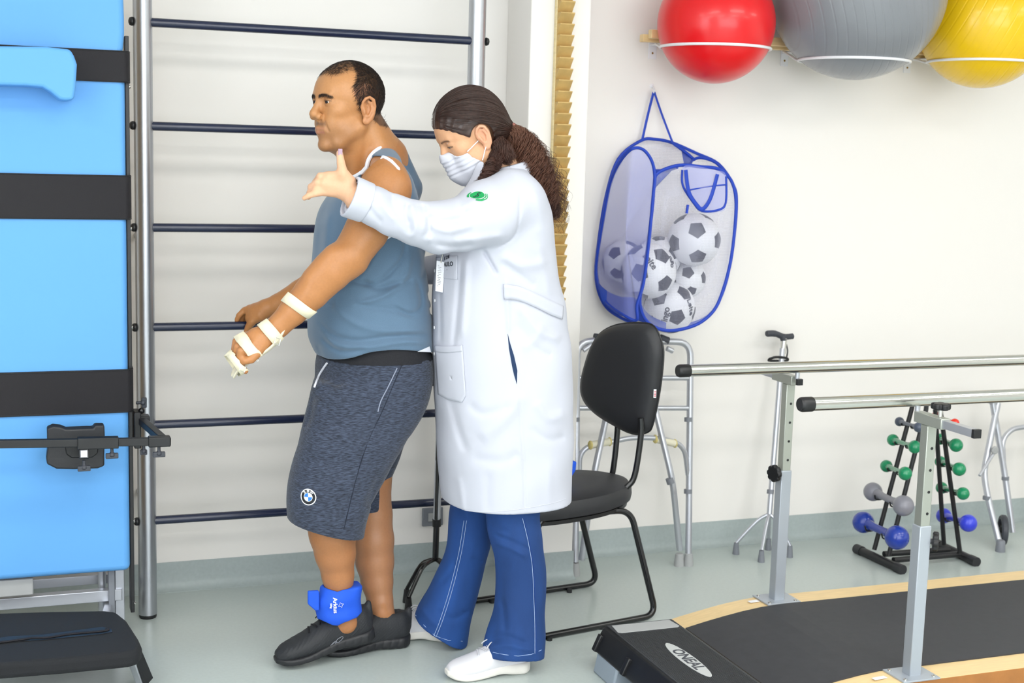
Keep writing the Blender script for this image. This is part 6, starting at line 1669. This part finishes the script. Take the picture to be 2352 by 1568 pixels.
MB().tube([surf(coat, p[0], p[1], 3.3, off=-.0004) for p in spline([np.array([x, y-3, 0.]) for x, y in hp_], 5)], .0012, 6).build('hem_seam', M_coat, co)
for y in (622, 690, 752, 812):
    try: p = surf(coat, 999+ (1 if y < 700 else 0), y, 3.3, off=.001); MB().lathe([(.005, 0), (.005, .002), (.003, .003)], p, grad(coat, p), n=14).build('button', M_white, co)
    except Exception: pass
# printed name over the chest pocket
M_ink = mat('dark_ink', '1D2630', .7); M_teal = mat('teal_ink', '1E6F7C', .7)
def print_on(node, txt, px, py, size, m, parent, Y0=3.3, rot=0., off=.0032, bold=True, name='printed_lettering'):
    c = surf(node, px, py, Y0); nn = grad(node, c); U = nrm(CM[0]-nn*np.dot(CM[0], nn)); V = np.cross(nn, U)
    U, V = U*math.cos(rot)+V*math.sin(rot), V*math.cos(rot)-U*math.sin(rot)
    t = MB(); place_text(t, txt, size, c, U, V, depth=.0004, bold=bold, fn=lambda q, z: q-nn*(float(node.ev(q[None])[0])-off-z)); return t.build(name, m, parent, smooth=False)
print_on(coat, 'E DE', 1028, 592, .0140, M_ink, co); print_on(coat, 'AULO', 1031, 607, .0175, M_ink, co); print_on(coat, 'de', 1020, 619, .0115, M_teal, co)
# sleeve emblem
c = surf(coat, 1096, 449, 3.3); nn = grad(coat, c); U = nrm(CM[0]-nn*np.dot(CM[0], nn)); V = np.cross(nn, U); mr = mpp(c)
em = MB(); em.cur = 0; disc(em, coat, c, U*1.0, V*.78, nn, 0, 18*mr, 0, T2, .0010)
em.cur = 1; disc(em, coat, c+U*4*mr, V*.0+U*1.0, V*.85, nn, 18.0*mr, 19*mr, -.9, .7, .0014)
disc(em, coat, c, U, V*.78, nn, 17.4*mr, 18.6*mr, 0, T2, .0014)
em.cur = 0; disc(em, coat, c, U, V*.80, nn, 19.2*mr, 24.5*mr, -1.7, .35, .0010); disc(em, coat, c, U, V*.80, nn, 19.2*mr, 24.0*mr, 2.3, 3.5, .0010)
em.cur = 2
sn_ = [(-9, -6), (-5, -7), (-3, -3), (2, -4), (3, 1), (0, 4), (4, 8), (8, 7)]
em.tube([(lambda q: q-nn*(float(coat.ev(q[None])[0])-.0016))(c+U*x*mr+V*y*mr) for x, y in [tuple(p[:2]) for p in spline([np.array([a, b, 0.]) for a, b in sn_], 4)]], .0011, 6)
em.build('sleeve_emblem', None, co, mats=[mat('emblem_green', '129A55', .6), mat('emblem_white', 'EEF4F4', .6), M_ink], smooth=False)
t = MB()
for k, ch_ in enumerate('APOIO'):
    a = 1.35-.28*k; q = c+U*math.cos(a)*23*mr+V*.8*math.sin(a)*23*mr
# hanging identity card
ycard = surf(coat, 1016, 640, 3.3)[1]-.012
crd = MB(); q = [P(x, y, ycard) for x, y in ((1003, 598), (1023, 602), (1017, 672), (1000, 668))]
bdg = crd.prism(q, (0, .0012, 0)).build('identity_card', mat('card_white', 'E6E8EE', .35), wom, bevel=.0008)
ln = MB(); e1 = nrm(q[1]-q[0]); e2 = nrm(q[3]-q[0]); H2 = np.linalg.norm(q[3]-q[0])
for k in range(13):
    L = (.004, .009, .006, .011, .010, .007)[k % 6]; o = q[0]+e1*(.004+.0012*(k % 3))+e2*(.012+k*.0048); ln.prism([o, o+e1*L, o+e1*L+e2*.0009, o+e2*.0009], (0, -.0004, 0))
ln.build('card_print', M_ink, bdg, smooth=False)
MB().tube([P(1018, 580, ycard), q[0]+e1*.012+e2*.004], .0022, 8).build('card_clip', M_chrome, bdg)

# ---------------------------------------------------------------- jeans
JN = [(1120, 1112, 1248, .095, 3.60), (1190, 1117, 1240, .085, 3.60), (1240, 1125, 1246, .083, 3.595), (1290, 1136, 1252, .080, 3.59), (1350, 1139, 1253, .078, 3.585), (1400, 1133, 1253, .080, 3.58), (1450, 1119, 1252, .086, 3.575), (1490, 1108, 1251, .090, 3.57), (1530, 1104, 1249, .092, 3.57)]
JF = [(1120, 1040, 1150, .09, 3.77), (1190, 1032, 1132, .080, 3.79), (1250, 1026, 1126, .078, 3.80), (1300, 1010, 1113, .077, 3.815), (1350, 985, 1101, .078, 3.825), (1400, 957, 1087, .082, 3.835), (1440, 946, 1079, .086, 3.84), (1490, 944, 1072, .088, 3.84)]
jf = strokes([([(1130, 1225), (1180, 1245), (1215, 1262)], 3.52, .006, -.004), ([(1135, 1245), (1180, 1262), (1212, 1280)], 3.52, .007, .004), ([(1120, 1205), (1170, 1222)], 3.52, .008, -.003),
 ([(1150, 1370), (1158, 1410), (1160, 1450)], 3.50, .009, -.005), ([(1120, 1475), (1160, 1462), (1210, 1480)], 3.49, .009, -.006), ([(1120, 1488), (1170, 1482), (1230, 1496)], 3.49, .009, .005),
 ([(1050, 1290), (1030, 1320), (1010, 1340)], 3.75, .010, -.004), ([(1080, 1280), (1110, 1290)], 3.75, .007, -.003), ([(1000, 1400), (1040, 1420), (1080, 1400)], 3.76, .010, -.004), ([(965, 1390), (985, 1420), (1010, 1440)], 3.77, .010, .004)])
def hemcut(a, b, c3):
    n = nrm(np.cross(np.array(b)-np.array(a), np.array(c3)-np.array(a))); n = n if n[2] < 0 else -n
    return Prim(lambda p: -((p-np.array(a))@n), (-BIG,)*3, (BIG,)*3)
jn = Sub(Loft(rows_px(JN), n=2.25, cap=.01), [(hemcut(P(1106, 1506, 3.57), P(1250, 1505, 3.57), P(1180, 1520, 3.485)), .002), (Loft([(a, b, c_, d-.012, e-.012) for a, b, c_, d, e in rows_px(JN[7:])], n=2.25, cap=0), .002)])
jfr = Sub(Loft(rows_px(JF), n=2.25, cap=.01), [(hemcut(P(946, 1418, 3.84), P(1072, 1474, 3.84), P(1040, 1484, 3.76)), .002), (Loft([(a, b, c_, d-.012, e-.012) for a, b, c_, d, e in rows_px(JF[6:])], n=2.25, cap=0), .002)])
jeans = Disp(Un([(jn, 0), (jfr, .012)]), jf, waves(.0014, 9, 21))
M_jean = mat('blue_denim', '1B4585', .85, noise=.3, nscale=7, bump=.35, bscale=1100, stretch=(1, 1, .35))
je = mesh_obj('jeans', [mesh_sdf(jeans, (1.0, 3.44, .0), (1.52, 3.98, .62), .0036)], M_jean, wom)
M_thr = mat('pale_thread', '9FB6DC', .8); M_jdark = mat('dark_denim', '14387A', .9)
st = MB()
for dx in (0, 6): st.tube(along(jeans, [(1072-dx, 1195), (1060-dx, 1270), (1040-dx, 1350), (1018-dx, 1420), (1000-dx, 1466)], 3.5, .0011, 5), .0008, 5)
st.tube(along(jeans, [(1200, 1190), (1212, 1240), (1222, 1300), (1226, 1380), (1228, 1440), (1228, 1500)], 3.3, .0011, 5), .0008, 5)
st.tube([surf(jeans, x, y, 3.3, off=.0011) for x, y in ((1112, 1490), (1135, 1498), (1160, 1503), (1190, 1506), (1220, 1502), (1243, 1492))], .0008, 5)
st.tube([surf(jeans, x, y, 3.5, off=.0011) for x, y in ((955, 1412), (975, 1436), (1000, 1460), (1030, 1470), (1062, 1472))], .0008, 5)
st.build('stitching', M_thr, je)
MB().tube(along(jeans, [(1203, 1190), (1215, 1240), (1225, 1300), (1229, 1380), (1231, 1440), (1231, 1500)], 3.3, -.0002, 5), .0013, 5).build('side_seam', M_jdark, je)
# white shoes
M_ws = mat('white_leather', 'DFDFE4', .45); M_wsole = mat('ivory_sole', 'E6E3DC', .5); M_wl = mat('grey_lace', 'C9CBD2', .7)
shoe((1.150, 3.560, 0), (1.402, 3.566, 0), 1, 0, .252, .092, (M_ws, M_wsole, M_wl), wom, style='plain')
shoe((1.062, 3.950, 0), (1.262, 3.866, .0), 1, 0, .235, .090, (M_ws, M_wsole, M_wl), wom, style='plain')

# ---------------------------------------------------------------- face mask
S = HW.S; Rw = HW.R()
msh = Un([(Off(hw_, .0035), 0), (ell(HW(92, 0, -30), Rw, (.022, .022, .040)), .02), (ell(HW(72, 0, -72), Rw, (.034, .036, .026)), .025), (cone(HW(96, 0, 4), HW(100, 0, -50), .010, .020), .02), (cone(HW(60, 40, -45), HW(60, -40, -45), .018, .018), .03)])
def mask_cut(p):
    q = HW.inv(p); f, l, u = q.T; L = np.abs(l)
    top = u-np.interp(L, [0, 20, 45, 65], [14, 6, -8, -14]); back = np.interp(u, [-95, -70, -55, -30, -8], [62, 44, 30, 50, 56])-f
    bot = -97-u
    return np.maximum(np.maximum(top, back), bot)*S
mask = Int(Sub(msh, [(hw_, .001)]), Prim(mask_cut, (-BIG,)*3, (BIG,)*3), .002)
pl = lambda p: .0012*np.sin(np.clip(HW.inv(p)[:, 2], -60, -5)*.5)
mk = mesh_obj('face_mask', [mesh_sdf(Int(Sub(Disp(msh, pl), [(Off(hw_, .0004), .001)]), Prim(mask_cut, (-BIG,)*3, (BIG,)*3), .002), HW.O-.15, HW.O+.15, .0021)], mat('mask_white', 'D2D5E0', .8, bump=.15, bscale=900), wom)
M_elast = mat('white_elastic', 'F4F4F8', .7)
ME = Un([(Off(hw_, .0), 0)])
for a, b in (((1073, 348), (1098, 322)), ((1108, 368), (1116, 337))):
    pts = [surf(msh, a[0]+(b[0]-a[0])*t, a[1]+(b[1]-a[1])*t, 3.4, off=.001) if t < .15 else surf(hw_, a[0]+(b[0]-a[0])*t, a[1]+(b[1]-a[1])*t, 3.4, off=.0025) for t in np.linspace(0, 1, 8)]
    MB().tube(pts, .0016, 8).build('ear_loop', M_elast, mk)

# ---------------------------------------------------------------- hair
SK = HW(-8, 0, 42)
capb = Un([(ell(HW(-12, 0, 46), Rw, (.0955*HW.S/.001, .083*HW.S/.001, .0925*HW.S/.001)), 0), (ell(HW(-42, 0, 44), Rw, (.082, .080, .088)), .02), (ell(HW(-66, 0, 15), Rw, (.050, .060, .062)), .03)])
tie = P(1163, 297, 3.685)
capb = Un([(capb, 0), (cone(HW(-70, 0, 20), tie, .050, .022), .03)])
comb = lambda p: .0010*np.sin(np.arctan2(HW.inv(p)[:, 1], HW.inv(p)[:, 2]+30)*34+np.sin(HW.inv(p)[:, 0]*.05)*1.5)
cap = Int(Disp(capb, comb), Prim(hair_cut, (-BIG,)*3, (BIG,)*3), .006)
M_hw = mat('woman_dark_hair', '38251F', .33, spec=.6, noise=.3, nscale=120)
M_hw2 = mat('woman_curly_hair', '4C3128', .42, spec=.5, noise=.3, nscale=40)
hr = mesh_obj('hair', [mesh_sdf(cap, HW.O-.19, HW.O+.19, .0026)], M_hw, wom)
rs = np.random.RandomState(5)
vv = np.array([v.co for v in hr.data.vertices]); q = HW.inv(vv); okk = (q[:, 2] > -50)
idx = rs.choice(np.where(okk)[0], 3800); p0 = vv[idx]
T = 14; cur = np.zeros((len(p0), T, 3)); C0 = HW(-12, 0, 40)
d0 = p0-C0; dT = tie-C0; 
lenS = rs.uniform(.25, .9, len(p0))
for t in range(T):
    s_ = (t/(T-1)*lenS)[:, None]; n0 = d0/np.linalg.norm(d0, axis=1)[:, None]; nT = dT/np.linalg.norm(dT)
    om = np.arccos(np.clip((n0*nT).sum(1), -.999, .999))[:, None]; dr = (np.sin((1-s_)*om)*n0+np.sin(s_*om)*nT)/np.sin(om)
    cur[:, t] = C0+dr*(np.linalg.norm(d0, axis=1)[:, None]*(1-s_)+np.linalg.norm(dT)*s_)
rnd_h = rs.rand(len(p0), 1)
for _ in range(6):
    fl_ = cur.reshape(-1, 3); dd = capb.ev(fl_).reshape(len(p0), T)
    gr = np.zeros_like(cur); e = .002
    for a in range(3):
        v_ = np.zeros(3); v_[a] = e; gr[..., a] = (capb.ev(fl_+v_)-capb.ev(fl_-v_)).reshape(len(p0), T)
    gr /= np.maximum(np.linalg.norm(gr, axis=2, keepdims=True), 1e-9); cur -= gr*(dd-.0020-.0016*rnd_h)[..., None]*.7
okc = np.array([hair_cut(c_).max() < -.0015 for c_ in cur]); cur = cur[okc]; p0 = p0[okc]
strands(None, cur, .00085*np.sin(np.linspace(.25, 2.9, T))[None, :]*np.ones((len(p0), 1)), 'combed_strands', M_hw, hr)
# ponytail and loose curls
def curls(n, axis_px, rad, seed, name, m, T=44, amp=.006, wl_=.045, rr=.0007, tail=.35):
    rs = np.random.RandomState(seed); ax = np.array(spline([P(x, y, Y) for x, y, Y in axis_px], 12)); L = np.r_[0, np.cumsum(np.linalg.norm(np.diff(ax, axis=0), axis=1))]
    tt = np.linspace(0, L[-1], T); A = np.stack([np.interp(tt, L, ax[:, k]) for k in range(3)], 1); tg = np.gradient(A, axis=0); tg /= np.linalg.norm(tg, axis=1)[:, None]
    u = np.cross(tg, [0, 1., 0]); u /= np.linalg.norm(u, axis=1)[:, None]; w = np.cross(tg, u); R_ = np.interp(np.linspace(0, 1, T), np.linspace(0, 1, len(rad)), rad)
    a = rs.uniform(0, 2*math.pi, n)[:, None]; k = np.sqrt(rs.uniform(0, 1, n))[:, None]; ph = rs.uniform(0, 6.28, (n, 1)); end = rs.uniform(1-tail, 1, (n, 1)); lam = rs.uniform(.75, 1.35, (n, 1))*wl_
    s_ = np.linspace(0, 1, T)[None, :]*end; ti = s_*(T-1)
    def samp(M_): i = np.clip(ti.astype(int), 0, T-2); fr = (ti-i)[..., None]; return M_[i]*(1-fr)+M_[i+1]*fr
    Ai, ui, wi = samp(A), samp(u), samp(w); Ri = samp(R_[:, None])[..., 0]; arc = s_*L[-1]; gw = np.clip(s_*4, 0, 1)*amp*rs.uniform(.5, 1.5, (n, 1))
    aa = a+.5*np.sin(s_*5+ph)
    cur = Ai+(Ri*k*np.cos(aa)+gw*np.cos(arc/lam*6.28+ph))[..., None]*ui+(Ri*k*np.sin(aa)+gw*np.sin(arc/lam*6.28+ph))[..., None]*wi
    rad_ = rr*np.interp(s_/end, [0, .1, .8, 1], [1, 1, .9, .3]); return strands(None, cur, rad_, name, m, hr)
curls(2600, [(1160, 297, 3.685), (1182, 312, 3.68), (1205, 340, 3.67), (1228, 385, 3.665), (1250, 430, 3.66), (1266, 470, 3.66), (1278, 505, 3.66)], [.020, .032, .037, .038, .034, .028, .021, .012], 2, 'ponytail', M_hw2, T=64, amp=.0085, wl_=.030, tail=.5)
curls(160, [(1160, 300, 3.68), (1200, 330, 3.67), (1240, 390, 3.66), (1270, 450, 3.655), (1284, 500, 3.655), (1276, 545, 3.65)], [.02, .045, .055, .050, .035, .02], 8, 'loose_strands', M_hw2, amp=.009, rr=.0005)
curls(520, [(1146, 318, 3.640), (1143, 345, 3.625), (1137, 372, 3.61), (1126, 396, 3.60), (1112, 414, 3.595)], [.014, .020, .020, .015, .009], 4, 'side_lock', M_hw2, T=26, amp=.004)
curls(520, [(1164, 299, 3.68), (1185, 312, 3.67), (1210, 345, 3.655), (1232, 390, 3.65), (1252, 435, 3.645), (1270, 480, 3.645)], [.02, .038, .043, .043, .038, .028], 31, 'ponytail', mat('hair_highlight', '7A5443', .4, spec=.5), T=64, amp=.010, wl_=.026, tail=.6, rr=.0006)
curls(160, [(1134, 362, 3.60), (1124, 388, 3.575), (1110, 412, 3.57), (1090, 438, 3.575)], [.005, .010, .009, .009], 6, 'side_lock', M_hw2, T=32, amp=.008, wl_=.026)
curls(500, [(1140, 322, 3.63), (1155, 345, 3.62), (1168, 362, 3.62), (1180, 372, 3.62)], [.022, .026, .022, .016], 14, 'nape_lock', M_hw2, T=20, amp=.004)
sc = MB()
for k in range(5):
    pts = []
    for i in range(28):
        a = 2*math.pi*i/28; r_ = .0235+.0025*math.sin(5*a+k*1.3); ax_ = nrm(P(1182, 312, 3.68)-P(1160, 297, 3.685)); u_ = nrm(np.cross(ax_, (0, 1, 0))); w_ = np.cross(ax_, u_)
        pts.append(tie+ax_*(.004*(k-2)+.002*math.sin(7*a+k))+r_*(math.cos(a)*u_+math.sin(a)*w_))
    sc.tube(pts, .0038, 8, closed=True)
sc.build('hair_tie', mat('rose_brown_satin', 'A0685E', .35, noise=.4, nscale=150), wom)
